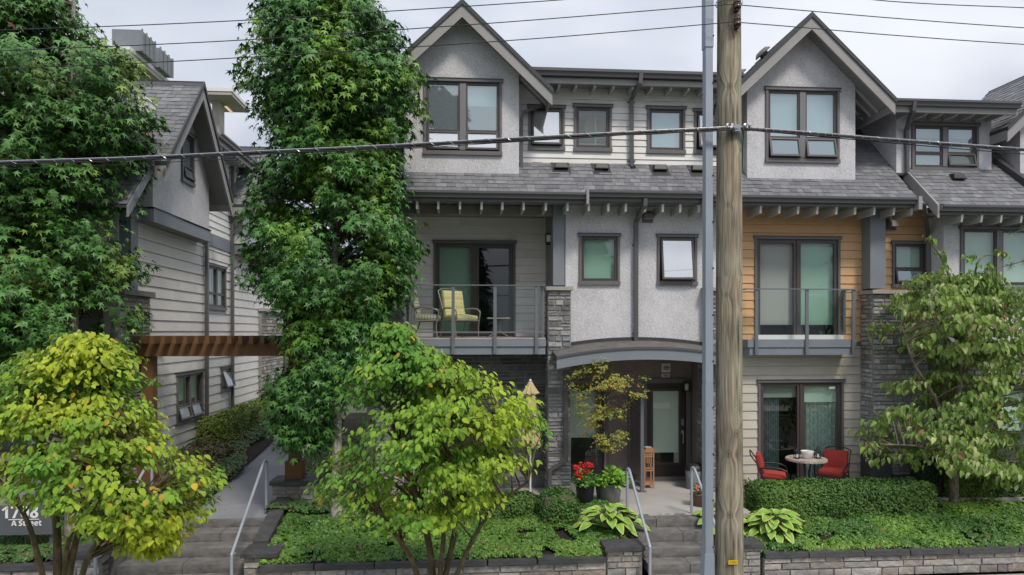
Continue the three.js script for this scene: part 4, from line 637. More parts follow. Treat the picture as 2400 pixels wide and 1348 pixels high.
// ------------------------------------------------------------------ tower far behind, only its flying roof slabs show over the townhouse
{
  const tw = thing('apartment_tower', 'concrete apartment tower with thin flying roof slabs and grey mesh screens on top', 'building', [0, 0, 0]);
  const conc = mat(C(0.50, 0.47, 0.43), 0.9, tConc, 0.3), pale = mat(C(0.75, 0.75, 0.74), 0.7), scr = mat(C(0.22, 0.24, 0.265), 0.7, tPaint, 1);
  const D1 = 38, X1 = PX(302, D1), h1 = PY(302, 108, D1), De = LD(403, X1), Xl = X1 - 7;
  mesh(tw, 'roof_slab', box(Xl, X1, h1 - 0.42, h1 - 0.2, -De, -D1), conc); mesh(tw, 'slab_edge', box(Xl - 0.02, X1 + 0.05, h1 - 0.199, h1, -De - 0.05, -D1 + 0.05), pale);
  mesh(tw, 'tower_wall', box(Xl - 8, X1 - 1.6, 0, h1 - 0.43, -52, -D1 - 1.2), conc);
  for (let f = 0; f < 4; f++) for (let k = 0; k < 3; k++) { const w = part(tw, 'window'); w.position.set(X1 - 1.58, h1 - 2.6 - f * 3, -D1 - 2.6 - k * 3); mesh(w, 'frame', box(0, 0.06, 0, 1.7, -1.1, 1.1), pale); mesh(w, 'pane', box(0.061, 0.07, 0.12, 1.58, -1.0, 1.0), mat(C(0.15, 0.19, 0.2), 0.1)); }
  for (let k = 0; k < 2; k++) { const w = part(tw, 'window'); w.position.set(X1 - 3 - k * 2.2, h1 - 2.6, -D1 - 1.2); mesh(w, 'frame', box(-0.9, 0.9, 0, 1.9, 0, 0.08), pale); mesh(w, 'pane', box(-0.8, 0.8, 0.1, 1.8, 0.081, 0.09), mat(C(0.2, 0.26, 0.28), 0.1)); }
  const scrn = (a, b, top, bot, D0, D2) => { const xa = PX(a, D0), xb = PX(b, D0), y1 = PY(b, top, D0); mesh(tw, 'roof_screen', box(xa, xb, h1 + 0.001, y1, -D2, -D0), scr); for (let i = 0; i <= 3; i++) mesh(tw, 'screen_post', box(xb + 0.02, xb + 0.08, h1 + 0.001, y1 + 0.05, -mix(D0, D2, i / 3) - 0.05, -mix(D0, D2, i / 3) + 0.05), scr); };
  scrn(262, 331, 70, 0, 38.6, 40.2); scrn(345, 374, 112, 0, 40.9, 42.6);
  const D2 = 44, X2 = PX(542, D2), h2 = PY(542, 207, D2), De2 = LD(582, X2), Xa = PX(470, D2);
  mesh(tw, 'roof_slab', box(Xa, X2, h2 - 0.4, h2 - 0.2, -De2, -D2), conc); mesh(tw, 'slab_edge', box(Xa - 0.02, X2 + 0.05, h2 - 0.199, h2, -De2 - 0.05, -D2 + 0.05), pale);
  mesh(tw, 'column', box(PX(494, 45), PX(511, 45), 0, h2 - 0.41, -46.2, -45.2), conc);
  mesh(tw, 'soffit_lamp', box(PX(523, 46), PX(529, 46), h2 - 0.44, h2 - 0.401, -47.6, -46.2), new THREE.MeshStandardMaterial({ color: 0xffffff, emissive: S(0xffd9a0), emissiveIntensity: 0.35 }));
}
// ------------------------------------------------------------------ steps, paths, walls, beds
function stoneSteps(label, x0, x1, Dtop, run, rise, n) {
  const s = thing('stone_steps', label, 'steps');
  for (let i = 0; i < n; i++) {
    const y1 = YP - i * rise, zf = -(Dtop - i * run); let x = x0 - 0.02 * i; const parts = [[0.32], [0.66], [], [0.5], [0.4]][i % 5];
    const cuts = [x0, ...parts.map((f) => mix(x0, x1, f + rr(-0.05, 0.05))), x1];
    for (let k = 0; k + 1 < cuts.length; k++) mesh(s, 'step_block', roughBox(cuts[k] + 0.004, cuts[k + 1] - 0.004, y1 - rise - 0.02, y1, zf - run - 0.06, zf, 0.012, 0.08, null, 0.1, 0.3), M.step);
  }
  return s;
}
const SX0 = 3.22, SX1 = 4.52;
stoneSteps('rough stone steps climbing to the arched entrance', SX0, SX1, 12.72, 0.36, 0.16, 5);
stoneSteps('wide rough stone steps leading to the path under the pergola', -5.7, -3.56, 13.35, 0.36, 0.16, 5);
{
  const porch = struct('porch', box(SX0 - 0.02, 5.6, 0.3, YP, -16.4, -12.96), M.concrete);
  struct('porch_landing', box(1.7, SX0 - 0.021, 0.3, YP - 0.004, -16.4, -13.5), M.concrete);
  struct('patio', box(5.601, 18, 0.3, YP - 0.002, -15.4, -13.75), M.concrete);
  struct('terrace', box(-2.2, 1.699, 0.3, YP - 0.006, -15.6, -14.0), M.concrete);
  // ramped path: slabs across, each its own piece
  const path = new THREE.Group(); path.name = 'path'; scene.add(path); path.userData.kind = 'structure';
  let D = 13.35; const yOf = (d) => YP + clamp((d - 13.6) * 0.075, 0, 0.75), xOf = (d) => -0.09 * Math.max(0, d - 15), wl = -5.0, wr = -3.56;
  while (D < 26) { const d2 = D + 0.9, xs = [[wl, wr]]; for (const [a, b] of xs) mesh(path, 'slab', hexa([[a + xOf(d2), yOf(d2) - 0.12, -d2], [b + xOf(d2), yOf(d2) - 0.12, -d2], [b + xOf(d2), yOf(d2), -d2], [a + xOf(d2), yOf(d2), -d2], [a + xOf(D), yOf(D) - 0.12, -D - 0.012], [b + xOf(D), yOf(D) - 0.12, -D - 0.012], [b + xOf(D), yOf(D), -D - 0.012], [a + xOf(D), yOf(D), -D - 0.012]]), M.paver); D = d2; }
}
const DW = 11.72, HW = 0.45;
function retaining(label, x0, x1, top = HW, D = DW, budget = 150) {
  const w = thing('retaining_wall', label, 'wall');
  stones(w, x0, x1, 0, top - 0.1, -D - 0.02, PAL.warm, { row: [0.09, 0.19], wide: [0.2, 0.62], budget, depth: 0.25, gap: 0.004 });
  for (let x = x0; x < x1 - 0.05;) { let l = rr(0.75, 1.15); if (x + l > x1 - 0.4) l = x1 - x; mesh(w, 'cap_stone', roughBox(x + 0.003, x + l - 0.003, top - 0.1, top, -D - 0.24, -D + 0.06, 0.008, 0.1), M.cap); x += l; }
  return w;
}
retaining('low ledgestone wall holding the bed between the two flights of steps', -3.2, 2.5);
retaining('low ledgestone wall along the bed in front of the patio hedge', 5.25, 17);
retaining('low ledgestone wall below the street name sign', -13, -6.4, HW, DW + 0.35);
function pier(label, x0, x1, z0, z1, h, y0 = 0) {
  const p = thing('stone_pier', label, 'pier', [0, 0, 0]);
  stones(p, x0, x1, y0, h - 0.09, -z0 - 0.04, PAL.warm, { row: [0.08, 0.14], wide: [0.14, 0.4], depth: 0.1, gap: 0.005 });
  for (const s of [-1, 1]) { const sd = part(p, 'side'); sd.position.set(s < 0 ? x0 : x1, 0, -z0 - 0.045); sd.rotation.y = s * Math.PI / 2; stones(sd, s < 0 ? -(z1 - z0) : 0, s < 0 ? 0 : z1 - z0, y0, h - 0.09, -0.03, PAL.warm, { row: [0.08, 0.14], wide: [0.14, 0.4], depth: 0.08, gap: 0.005 }); }
  mesh(p, 'core', box(x0 + 0.03, x1 - 0.03, y0, h - 0.095, -z1, -z0 - 0.12), M.mortar);
  mesh(p, 'cap_stone', roughBox(x0 - 0.05, x1 + 0.05, h - 0.09, h, -z1 - 0.03, -z0 + 0.05, 0.01, 0.09), M.cap); return p;
}
pier('stone pier with dark cap beside the entrance steps, hosta leaves on it', 2.52, 3.13, 11.72, 12.15, 0.62);
pier('stone pier with dark cap behind the utility pole', 4.62, 5.2, 11.72, 12.1, 0.62);
pier('stone pier with dark cap between the wide steps and the planted bed', -3.5, -2.98, 11.85, 12.35, 0.62);
pier('stone pier with dark cap at the sign side of the wide steps', -6.55, -5.85, 12.0, 12.6, 0.62);
pier('stone pier carrying the pergola post by the path', -3.6, -2.8, 14.0, 14.6, 1.34, 0.5);
pier('stone pier carrying the pergola post against the greige townhouse', -6.28, -5.7, 14.0, 14.6, 1.34, 0.5);
{ // sloping cheek walls beside the wide steps
  for (const [x0, x1, lab] of [[-3.5, -3.24, 'sloping dark coping beside the wide steps, ground cover against it'], [-6.0, -5.76, 'sloping dark coping on the sign side of the wide steps']]) {
    const c = thing('cheek_wall', lab, 'wall'), y = (d) => 0.66 + (d - 12.4) * 0.23;
    const pz = (a, b, k0, k1) => hexa([[a, k0(14.0), -14.0], [b, k0(14.0), -14.0], [b, k1(14.0), -14.0], [a, k1(14.0), -14.0], [a, k0(12.38), -12.38], [b, k0(12.38), -12.38], [b, k1(12.38), -12.38], [a, k1(12.38), -12.38]]);
    mesh(c, 'wall', pz(x0 + 0.03, x1 - 0.03, () => 0, (d) => y(d) - 0.08), M.mortar); mesh(c, 'coping', pz(x0, x1, (d) => y(d) - 0.08, y), M.cap);
  }
}
// ------------------------------------------------------------------ beds (soil sheets under the planting)
function bed(name, x0, x1, D0, D1, fn) {
  const g = new THREE.PlaneGeometry(x1 - x0, D1 - D0, 30, 12).rotateX(-Math.PI / 2).translate((x0 + x1) / 2, 0, -(D0 + D1) / 2), p = g.attributes.position, uv = [];
  for (let i = 0; i < p.count; i++) { p.setY(i, fn(p.getX(i), -p.getZ(i))); uv.push(p.getX(i), p.getZ(i)); } g.setAttribute('uv', new THREE.Float32BufferAttribute(uv, 2)); g.computeVertexNormals(); return struct(name, g, M.soil);
}
const yMid = (x, d) => 0.40 + clamp((d - 11.8) / 2.0, 0, 1) * 0.36, yRight = (x, d) => 0.38 + clamp((d - 11.8) / 1.9, 0, 1) * 0.34, yLeftBed = (x, d) => 0.40 + clamp((d - 12.1) * 0.2, 0, 2.2) * 0.9;
bed('planting_bed', -3.25, 3.2, 11.76, 14.05, yMid);
bed('planting_bed', 4.55, 17, 11.76, 13.8, yRight);
bed('planting_bed', -14, -5.75, 12.1, 14.2, yLeftBed);
const yPathBed = (x, d) => YP + 0.02 + clamp((d - 13.6) * 0.085, 0, 1.1) + clamp((-x - 4.9) * 0.28, 0, 0.5);
bed('planting_bed', -6.35, -4.95, 14.0, 26, yPathBed);
const yStrip = (x, d) => YP - 0.03 + clamp((d - 13.6) * 0.075, 0, 0.75);
bed('planting_bed', -3.6, -1.9, 14.05, 24, yStrip);

// ------------------------------------------------------------------ pergola
{
  const p = thing('pergola', 'brown timber pergola spanning the path from the townhouse wall', 'pergola'), D = 14.1, yb = PY(500, 835, D), yt = PY(500, 799, D), x0 = -6.28, x1 = PX(704, D);
  for (const d of [D, D + 0.75]) mesh(p, 'beam', box(x0, x1, yb, yt, -d - 0.09, -d), M.pergola);
  const n = 16; for (let i = 0; i < n; i++) { const x = mix(x0 + 0.1, x1 - 0.05, i / (n - 1)); mesh(p, 'rafter', box(x - 0.038, x + 0.038, yt - 0.05, yt + 0.095, -D - 1.25, -D + 0.28), M.pergola); }
  for (const [x, d] of [[PX(692, 14.3), 14.3], [-6.02, 14.3]]) { const q = mesh(p, 'post', box(x - 0.11, x + 0.11, 1.34, yb, -d - 0.11, -d + 0.11), M.pergola); mesh(p, 'post_base', box(x - 0.165, x + 0.165, 1.341, 1.7, -d - 0.165, -d + 0.165), M.pergola); mesh(p, 'cross_beam', box(x - 0.07, x + 0.07, yb - 0.0, yt - 0.06, -D - 0.748, -D - 0.092), M.pergola); }
}
// ------------------------------------------------------------------ handrails
function handrail(label, x, pts, group) { const h = thing('handrail', label, 'handrail', [0, 0, 0], 0); mesh(h, 'rail', sweep(smoothCorners(pts.map(([y, d, dx = 0]) => [x + dx, y, -d]), 0.07), 0.026, 10), M.handrail); return h; }
function smoothCorners(p, r) { const out = [p[0]]; for (let i = 1; i < p.length - 1; i++) { const a = V(...p[i - 1]), b = V(...p[i]), c = V(...p[i + 1]), u = a.clone().sub(b).normalize(), w = c.clone().sub(b).normalize(); const s = b.clone().addScaledVector(u, r), e = b.clone().addScaledVector(w, r); for (let k = 0; k <= 5; k++) { const t = k / 5, q = s.clone().multiplyScalar((1 - t) ** 2).addScaledVector(b, 2 * t * (1 - t)).addScaledVector(e, t * t); out.push([q.x, q.y, q.z]); } } out.push(p[p.length - 1]); return out; }
function railing(label, x, yTop, dTop, yLow, dLow, yFoot, loop = -1) {
  const h = handrail(label, x, [[YP - 0.02, dTop], [yTop, dTop], [yTop - 0.0, dTop - 0.16], [yLow, dLow], [yLow - 0.012, dLow + 0.2, loop * 0.005]]);
  mesh(h, 'post', sweep([[x, yFoot, -dLow - 0.03], [x, yLow, -dLow - 0.03]], 0.026, 10), M.handrail); return h;
}
railing('grey steel handrail beside the geranium pot on the entrance steps', 3.19, PY(1468, 1097, 13.05), 13.05, PY(1530, 1286, 11.45), 11.45, 0);
railing('grey steel handrail beside the bin on the entrance steps', 4.43, PY(1468, 1097, 13.05), 13.05, PY(1530, 1286, 11.45), 11.45, 0);
railing('grey steel handrail on the pergola pier side of the wide steps', -3.62, PY(650, 1078, 13.7), 13.7, PY(536, 1305, 11.6), 11.6, 0);
railing('grey steel handrail on the sign side of the wide steps', -5.72, PY(650, 1078, 13.7), 13.7, PY(536, 1305, 11.6) + 0.02, 11.6, 0);

// ------------------------------------------------------------------ street name sign in the bed
{
  const D = 12.6, r = rect(-30, 128, 1186, 1254, D), s = thing('street_sign', 'slate grey slab sign with white numerals and A Street in the ivy bed', 'sign', [(r.x0 + r.x1) / 2, 0, -D]);
  const w = r.x1 - r.x0, h = r.y1 - r.y0, slate = mat(C(0.095, 0.105, 0.12), 0.6, tPaint, 0.8);
  mesh(s, 'panel', box(-w / 2, w / 2, r.y0, r.y1, -0.06, 0), slate); for (const x of [-w / 2 + 0.08, w / 2 - 0.08]) mesh(s, 'post', box(x - 0.04, x + 0.04, 0.4, r.y1 - 0.02, -0.12, -0.061), slate);
  const { FontLoader } = await import('three/addons/loaders/FontLoader.js'), { TextGeometry } = await import('three/addons/geometries/TextGeometry.js'), font = await new FontLoader().loadAsync('fonts/droid/droid_sans_bold.typeface.json');
  const put = (t, size, px, py) => { const g = new TextGeometry(t, { font, size, depth: 0.012, curveSegments: 4 }); g.clearGroups(); mesh(s, 'lettering', g.translate(PX(px, D) - (r.x0 + r.x1) / 2, PY(px, py, D), 0.001), M.white); };
  put('1708', 0.2, 3, 1215); put('A Street', 0.092, 27, 1233); mesh(s, 'rule', box(PX(20, D) - (r.x0 + r.x1) / 2, PX(92, D) - (r.x0 + r.x1) / 2, PY(50, 1218.4, D), PY(50, 1216.8, D), 0.001, 0.012), M.white);
}
// ------------------------------------------------------------------ plants
const leafMat = (rough, trans = 0, ds = {}) => new THREE.MeshPhysicalMaterial({ color: 0xffffff, roughness: rough, side: THREE.DoubleSide, vertexColors: true, ...(trans ? { transmission: trans, thickness: 0 } : {}), ...ds });
function fan(pts, z, cz = 0) { // closed outline round a centre
  const p = [0, 0, cz], idx = [], n = pts.length; pts.forEach(([x, y], i) => p.push(x, y, z(x, y))); for (let i = 0; i < n; i++) idx.push(0, 1 + i, 1 + (i + 1) % n);
  const g = new THREE.BufferGeometry(); g.setAttribute('position', new THREE.Float32BufferAttribute(p, 3)); g.setIndex(idx); g.computeVertexNormals(); return g;
}
const starLeaf = (() => { const o = [[0, -0.18]]; const tips = [-112, -54, 0, 54, 112], len = [0.72, 0.95, 1.05, 0.95, 0.72]; tips.forEach((a, i) => { const r = (a + 90) * Math.PI / 180; o.push([Math.cos(Math.PI - r) * len[i], Math.sin(Math.PI - r) * len[i]].map((v, k) => v)); if (i < 4) { const m = (tips[i] + tips[i + 1]) / 2, q = (m + 90) * Math.PI / 180; o.push([Math.cos(Math.PI - q) * 0.34, Math.sin(Math.PI - q) * 0.34]); } }); return fan(o.map(([x, y]) => [-x, y]).reverse(), (x, y) => -0.32 * (x * x + y * y), 0.06); })();
const ovateLeaf = (() => { const rows = [[0, 0.0], [0.22, 0.27], [0.5, 0.34], [0.78, 0.2], [1.0, 0.0]], p = [], idx = []; rows.forEach(([y, w], i) => { const z = -0.35 * y * y; p.push(-w, y, z + 0.22 * w, 0, y, z - 0.02, w, y, z + 0.22 * w); if (i) { const a = (i - 1) * 3, b = i * 3; for (const k of [0, 1]) idx.push(a + k, a + k + 1, b + k, b + k, a + k + 1, b + k + 1); } }); const g = new THREE.BufferGeometry(); g.setAttribute('position', new THREE.Float32BufferAttribute(p, 3)); g.setIndex(idx); g.computeVertexNormals(); return g; })();
const droopLeaf = (() => { const rows = [[0, 0.0], [0.25, 0.25], [0.55, 0.30], [0.8, 0.18], [1.0, 0.0]], p = [], idx = []; rows.forEach(([y, w], i) => { const z = -0.75 * y * y; p.push(-w, y * 0.85, z + 0.5 * w, 0, y * 0.85, z - 0.05, w, y * 0.85, z + 0.5 * w); if (i) { const a = (i - 1) * 3, b = i * 3; for (const k of [0, 1]) idx.push(a + k, a + k + 1, b + k, b + k, a + k + 1, b + k + 1); } }); const g = new THREE.BufferGeometry(); g.setAttribute('position', new THREE.Float32BufferAttribute(p, 3)); g.setIndex(idx); g.computeVertexNormals(); return g; })();
const smallLeaf = (() => fan([[0, 0], [0.3, 0.3], [0.28, 0.65], [0, 1], [-0.28, 0.65], [-0.3, 0.3]], (x, y) => 0.3 * Math.abs(x) - 0.15 * y * y, 0.02))();
const rosette = (k, tilt) => join(Array.from({ length: k }, (_, i) => smallLeaf.clone().rotateX(-tilt + rr(-0.25, 0.25)).rotateZ(i / k * Math.PI * 2 + rr(-0.3, 0.3)).translate(0, 0, rr(-0.1, 0.1))));
const mapleLeaf = starLeaf;
const mtx = new THREE.Matrix4();
function orient(l) { const t = l.t.clone().normalize(), n = l.n.clone().addScaledVector(t, -l.n.dot(t)).normalize(), x = V().crossVectors(t, n); return mtx.clone().makeBasis(x.multiplyScalar(l.s * (l.w ?? 1)), t.multiplyScalar(l.s), n.multiplyScalar(l.s)).setPosition(l.p); }
// leaves: those that show largest as single parts, the rest as one instanced part
function foliage(parent, geo, items, material, parts = 300, name = 'leaves', score) {
  score ??= (l) => l.p.length() - (l.front ?? 0) * 1.5 + rnd() * 1.2; items.forEach((l) => { l.k = score(l); }); items.sort((a, b) => a.k - b.k);
  const single = items.slice(0, parts), rest = items.slice(parts), cache = {};
  for (const l of single) { const q = l.c.map((v) => Math.max(0.004, Math.round(v * 28) / 28)), key = q.join(); if (!cache[key]) { const g = geo.clone(), n = g.attributes.position.count, c = []; for (let i = 0; i < n; i++) c.push(...l.c); g.setAttribute('color', new THREE.Float32BufferAttribute(c, 3)); cache[key] = g; } const m = mesh(parent, 'leaf', cache[key], material); m.applyMatrix4(orient(l)); }
  if (!rest.length) return; const im = new THREE.InstancedMesh(geo, material, rest.length); im.name = name; rest.forEach((l, i) => { im.setMatrixAt(i, orient(l)); im.setColorAt(i, C(...l.c)); }); parent.add(im); stuff(im);
}
function spray(out, c, dir, R, n, size, look) {
  const side = V(-dir.z, 0, dir.x);
  for (let i = 0; i < n; i++) {
    const q = V(rr(-1, 1), rr(-1, 1), rr(-1, 1)); if (q.lengthSq() > 1) q.normalize().multiplyScalar(rnd()); const off = V(q.x * R, q.y * R * look.flat, q.z * R), p = c.clone().add(off);
    const o = dir.clone().multiplyScalar(0.75).add(q.clone().multiplyScalar(0.8)).setY(0).normalize(); p.y -= 0.12 * off.dot(dir);
    const t = o.clone().multiplyScalar(rr(0.3, 1.0)).add(V(rr(-0.6, 0.6), -look.droop * rr(0.1, 1.3), rr(-0.6, 0.6))), nn = o.clone().multiplyScalar(look.out ?? 0.55).add(V(rr(-0.6, 0.6), rr(0.4, 1.1), rr(-0.6, 0.6)));
    out.push({ p, t, n: nn, s: size * rr(0.55, 1.2), w: rr(0.72, 1.12), c: look.color(p, i), front: o.z });
  }
}
const between = (rows, py) => { for (let i = 0; i + 1 < rows.length; i++) if (py <= rows[i + 1][0]) { const t = (py - rows[i][0]) / (rows[i + 1][0] - rows[i][0]); return [mix(rows[i][1], rows[i + 1][1], t), mix(rows[i][2], rows[i + 1][2], t)]; } return rows[rows.length - 1].slice(1); };
// a crown whose outline at each height is read from the photo, as wide in depth as across
function crown(rows, D, n, { inner = 0.42, sprayR = 0.3, leaves = 24, size, look, hole = 0.34, fz = 1, shrink = 0.16, hs = 1.1, hv = 1.15, hseed = 0, lump = 0 }) {
  const items = [], tips = [], y0 = rows[0][0], y1 = rows[rows.length - 1][0]; let made = 0, guard = 0;
  while (made < n && guard++ < n * 30) {
    const py = mix(y0, y1, rnd()), [a, b] = between(rows, py), xa = PX(a, D), xb = PX(b, D), R0 = Math.max(0.06, (xb - xa) / 2 - shrink); if (rnd() > Math.sqrt(R0 / 2.2) + 0.1) continue;
    const ph = rnd() * Math.PI * 2, R = R0 * (1 + lump * 0.3 - lump * noise3(Math.cos(ph) * 1.6 + 20 + hseed, py * 0.022, Math.sin(ph) * 1.6)), r = R * Math.pow(rnd(), inner), c = V((xa + xb) / 2 + Math.cos(ph) * r, PY((a + b) / 2, py, D), -D + Math.sin(ph) * r * fz);
    if (noise3(c.x * hs + 31 + hseed, c.y * hs * hv, c.z * hs + 7) < hole) continue;
    const dir = V(Math.cos(ph), 0.1, Math.sin(ph)).normalize(); spray(items, c, dir, sprayR * rr(0.7, 1.2), Math.round(leaves * rr(0.7, 1.3)), size, look); tips.push({ c, r }); made++;
  }
  return { items, tips };
}
function limbs(trunkAt, tips, every, r0, rise = 0.7) { const out = []; tips.forEach(({ c }, i) => { if (i % every) return; const s = trunkAt(c.y - rise * rr(0.6, 1.2)); const a = V(...s), m = a.clone().lerp(c, 0.5); m.y += 0.12; out.push(sweep([[a.x, a.y, a.z], [m.x, m.y, m.z], [c.x, c.y, c.z]], [r0, r0 * 0.6, r0 * 0.22], 5)); }); return join(out); }
const bark = mat(C(0.16, 0.135, 0.105), 0.95, tBark, 2, 0.01), barkPale = mat(C(0.50, 0.46, 0.40), 0.95, tBark, 2, 0.012), barkMoss = mat(C(0.15, 0.12, 0.055), 0.95, tBark, 2.5, 0.01), barkDark = mat(C(0.055, 0.04, 0.03), 0.95, tBark, 2);
const vary = (c, k) => { const t = rr(1 - k, 1 + k); return c.map((v) => v * t); };
const blend = (a, b, t) => a.map((v, i) => mix(v, b[i], t));

{ // tall sweetgum by the path
  const D = 13.5, tx = PX(787, D), rows = [[-300, 765, 790], [-200, 705, 815], [-100, 650, 855], [0, 622, 885], [50, 600, 912], [110, 598, 965], [170, 585, 985], [215, 566, 995], [255, 585, 985], [300, 622, 955], [345, 628, 945], [400, 605, 940], [470, 585, 948], [540, 588, 975], [575, 590, 990], [620, 585, 975], [670, 592, 955], [720, 650, 935], [780, 672, 905], [840, 645, 875], [900, 635, 835], [960, 632, 800], [1010, 645, 775], [1050, 665, 750]];
  const t = thing('sweetgum_tree', 'tall narrow sweetgum tree with star shaped leaves beside the pergola', 'tree', [0, 0, 0]);
  const look = { flat: 0.6, droop: 0.75, out: 0.7, color: (p) => { const n = noise3(p.x * 1.4 + 9, p.y * 1.4, p.z * 1.4); return vary(n > 0.7 ? [0.13, 0.27, 0.03] : blend([0.055, 0.155, 0.032], [0.08, 0.215, 0.038], n), 0.28); } };
  const { items, tips } = crown(rows, D, 1900, { size: 0.112, sprayR: 0.36, leaves: 25, look, hole: 0.24, hv: 1.7, shrink: 0.02, hs: 0.95 });
  mesh(t, 'trunk', sweep(smoothPath([[tx, 0.5, -D], [tx + 0.02, 2, -D], [tx - 0.02, 5, -D + 0.03], [tx, 8, -D], [tx, 12.2, -D]], 24), Array.from({ length: 25 }, (_, i) => mix(0.115, 0.02, i / 24)), 12), barkPale);
  mesh(t, 'branches', limbs((y) => [tx, clamp(y, 2.3, 11.5), -D], tips, 9, 0.026), bark); foliage(t, starLeaf, items, leafMat(0.5));
}
{ // broad sweetgum by the greige townhouse
  const D = 13.1, tx = PX(172, D), rows = [[-180, 20, 70], [-90, -70, 130], [0, -110, 160], [40, -130, 185], [90, -150, 245], [130, -160, 290], [175, -170, 355], [215, -170, 372], [260, -170, 355], [310, -170, 345], [360, -170, 315], [430, -170, 300], [500, -170, 285], [570, -170, 300], [620, -170, 308], [680, -170, 292], [730, -170, 318], [765, -170, 325], [810, -170, 290], [880, -150, 240], [950, -120, 190], [1010, -80, 130]];
  const t = thing('sweetgum_tree', 'broad sweetgum tree with star shaped leaves against the greige townhouse', 'tree', [0, 0, 0]);
  const look = { flat: 0.6, droop: 0.75, out: 0.7, color: (p) => { const n = noise3(p.x * 1.3 + 3, p.y * 1.3, p.z * 1.3 + 5); return vary(n > 0.7 ? [0.16, 0.26, 0.04] : rnd() < 0.002 ? [0.32, 0.1, 0.04] : blend([0.06, 0.16, 0.032], [0.085, 0.22, 0.038], n), 0.28); } };
  const { items, tips } = crown(rows, D, 1900, { size: 0.112, sprayR: 0.36, leaves: 25, look, hole: 0.3, hv: 1.7, shrink: 0.04, hs: 0.95 });
  mesh(t, 'trunk', sweep(smoothPath([[tx, 0.4, -D], [tx, 4, -D], [tx, 11, -D]], 16), Array.from({ length: 17 }, (_, i) => mix(0.15, 0.02, i / 16)), 12), barkPale);
  mesh(t, 'branches', limbs((y) => [tx, clamp(y, 2, 10.5), -D], tips, 9, 0.028), bark); foliage(t, starLeaf, items, leafMat(0.5));
}
// small multi-stemmed dogwoods on the pavement, and one in the bed
function dogwood(label, D, rows, stems, n, look, o = {}) {
  const t = thing('dogwood_tree', label, 'tree', [0, 0, 0]), { items, tips } = crown(rows, D, n, { size: o.size ?? 0.125, sprayR: o.sprayR ?? 0.24, leaves: o.leaves ?? 15, look, hole: o.hole ?? 0.34, shrink: o.shrink ?? 0.1, fz: o.fz ?? 0.85, inner: 0.55, hs: 1.5, hv: 1.9, lump: o.lump ?? 0.35, hseed: o.hseed ?? 0 });
  const nodes = [];
  stems.forEach((s, k) => { const path = smoothPath(s.pts.map(([px, py, dz = 0]) => [PX(px, D), PY(px, py, D), -D + dz]), 14); mesh(t, k ? 'stem' : 'trunk', sweep(path, path.map((_, i) => mix(s.r, s.r * 0.35, i / 14)), 9), o.bark ?? barkMoss); path.slice(5).forEach((p) => nodes.push(V(...p))); });
  const br = []; tips.forEach(({ c }, i) => { if (i % 2) return; let best = null, bd = 1e9; for (const q of nodes) { const d = q.distanceTo(c) + Math.max(0, q.y - c.y + 0.2) * 2; if (d < bd) { bd = d; best = q; } } const m = best.clone().lerp(c, 0.55); m.y += 0.1; br.push(sweep([[best.x, best.y, best.z], [m.x, m.y, m.z], [c.x, c.y, c.z]], [0.014, 0.009, 0.004], 5)); });
  mesh(t, 'branches', join(br), o.bark ?? barkMoss); foliage(t, o.leaf ?? ovateLeaf, items, leafMat(0.95, o.trans ?? 0.35)); return t;
}
const lime = (p) => { const n = noise3(p.x * 1.7 + 2, p.y * 1.7 + 4, p.z * 1.7), k = rnd(); return vary(k < 0.025 ? [0.58, 0.40, 0.03] : blend([0.15, 0.34, 0.025], [0.45, 0.53, 0.025], clamp(n * 1.7 - 0.35, 0, 1)), 0.2); };
const limeGreen = (p) => { const n = noise3(p.x * 1.5 + 12, p.y * 1.5 + 4, p.z * 1.5), k = rnd(); return vary(k < 0.012 ? [0.55, 0.42, 0.04] : blend([0.12, 0.30, 0.025], [0.36, 0.50, 0.025], clamp(n * 1.6 - 0.35, 0, 1)), 0.2); };
dogwood('yellow green dogwood tree with mossy stems in front of the balcony', 9.6, [[766, 885, 945], [800, 850, 1010], [835, 800, 1075], [865, 785, 1150], [890, 778, 1230], [925, 772, 1292], [965, 765, 1312], [1010, 750, 1330], [1050, 705, 1335], [1090, 680, 1325], [1130, 680, 1300], [1165, 705, 1265], [1195, 800, 1170], [1215, 860, 1090]],
  [{ r: 0.06, pts: [[1010, 1500], [1012, 1330], [985, 1180, 0.1], [930, 1020, 0.2], [905, 880, 0.1]] }, { r: 0.05, pts: [[1015, 1480], [1055, 1300], [1085, 1180, -0.2], [1150, 1060, -0.3], [1210, 950, -0.2]] }, { r: 0.045, pts: [[1005, 1480], [975, 1320, 0.2], [930, 1230, 0.4], [850, 1120, 0.5], [790, 1080, 0.4]] }, { r: 0.04, pts: [[1018, 1480], [1040, 1250, 0.2], [1050, 1100, 0.4], [1060, 960, 0.3], [1030, 880, 0.1]] }, { r: 0.04, pts: [[1020, 1480], [1090, 1290, 0.2], [1150, 1180, 0.4], [1230, 1110, 0.5]] }],
  760, { flat: 0.4, droop: 0.6, color: limeGreen }, { hole: 0.39, size: 0.092, leaves: 17, sprayR: 0.25, lump: 0.6 });
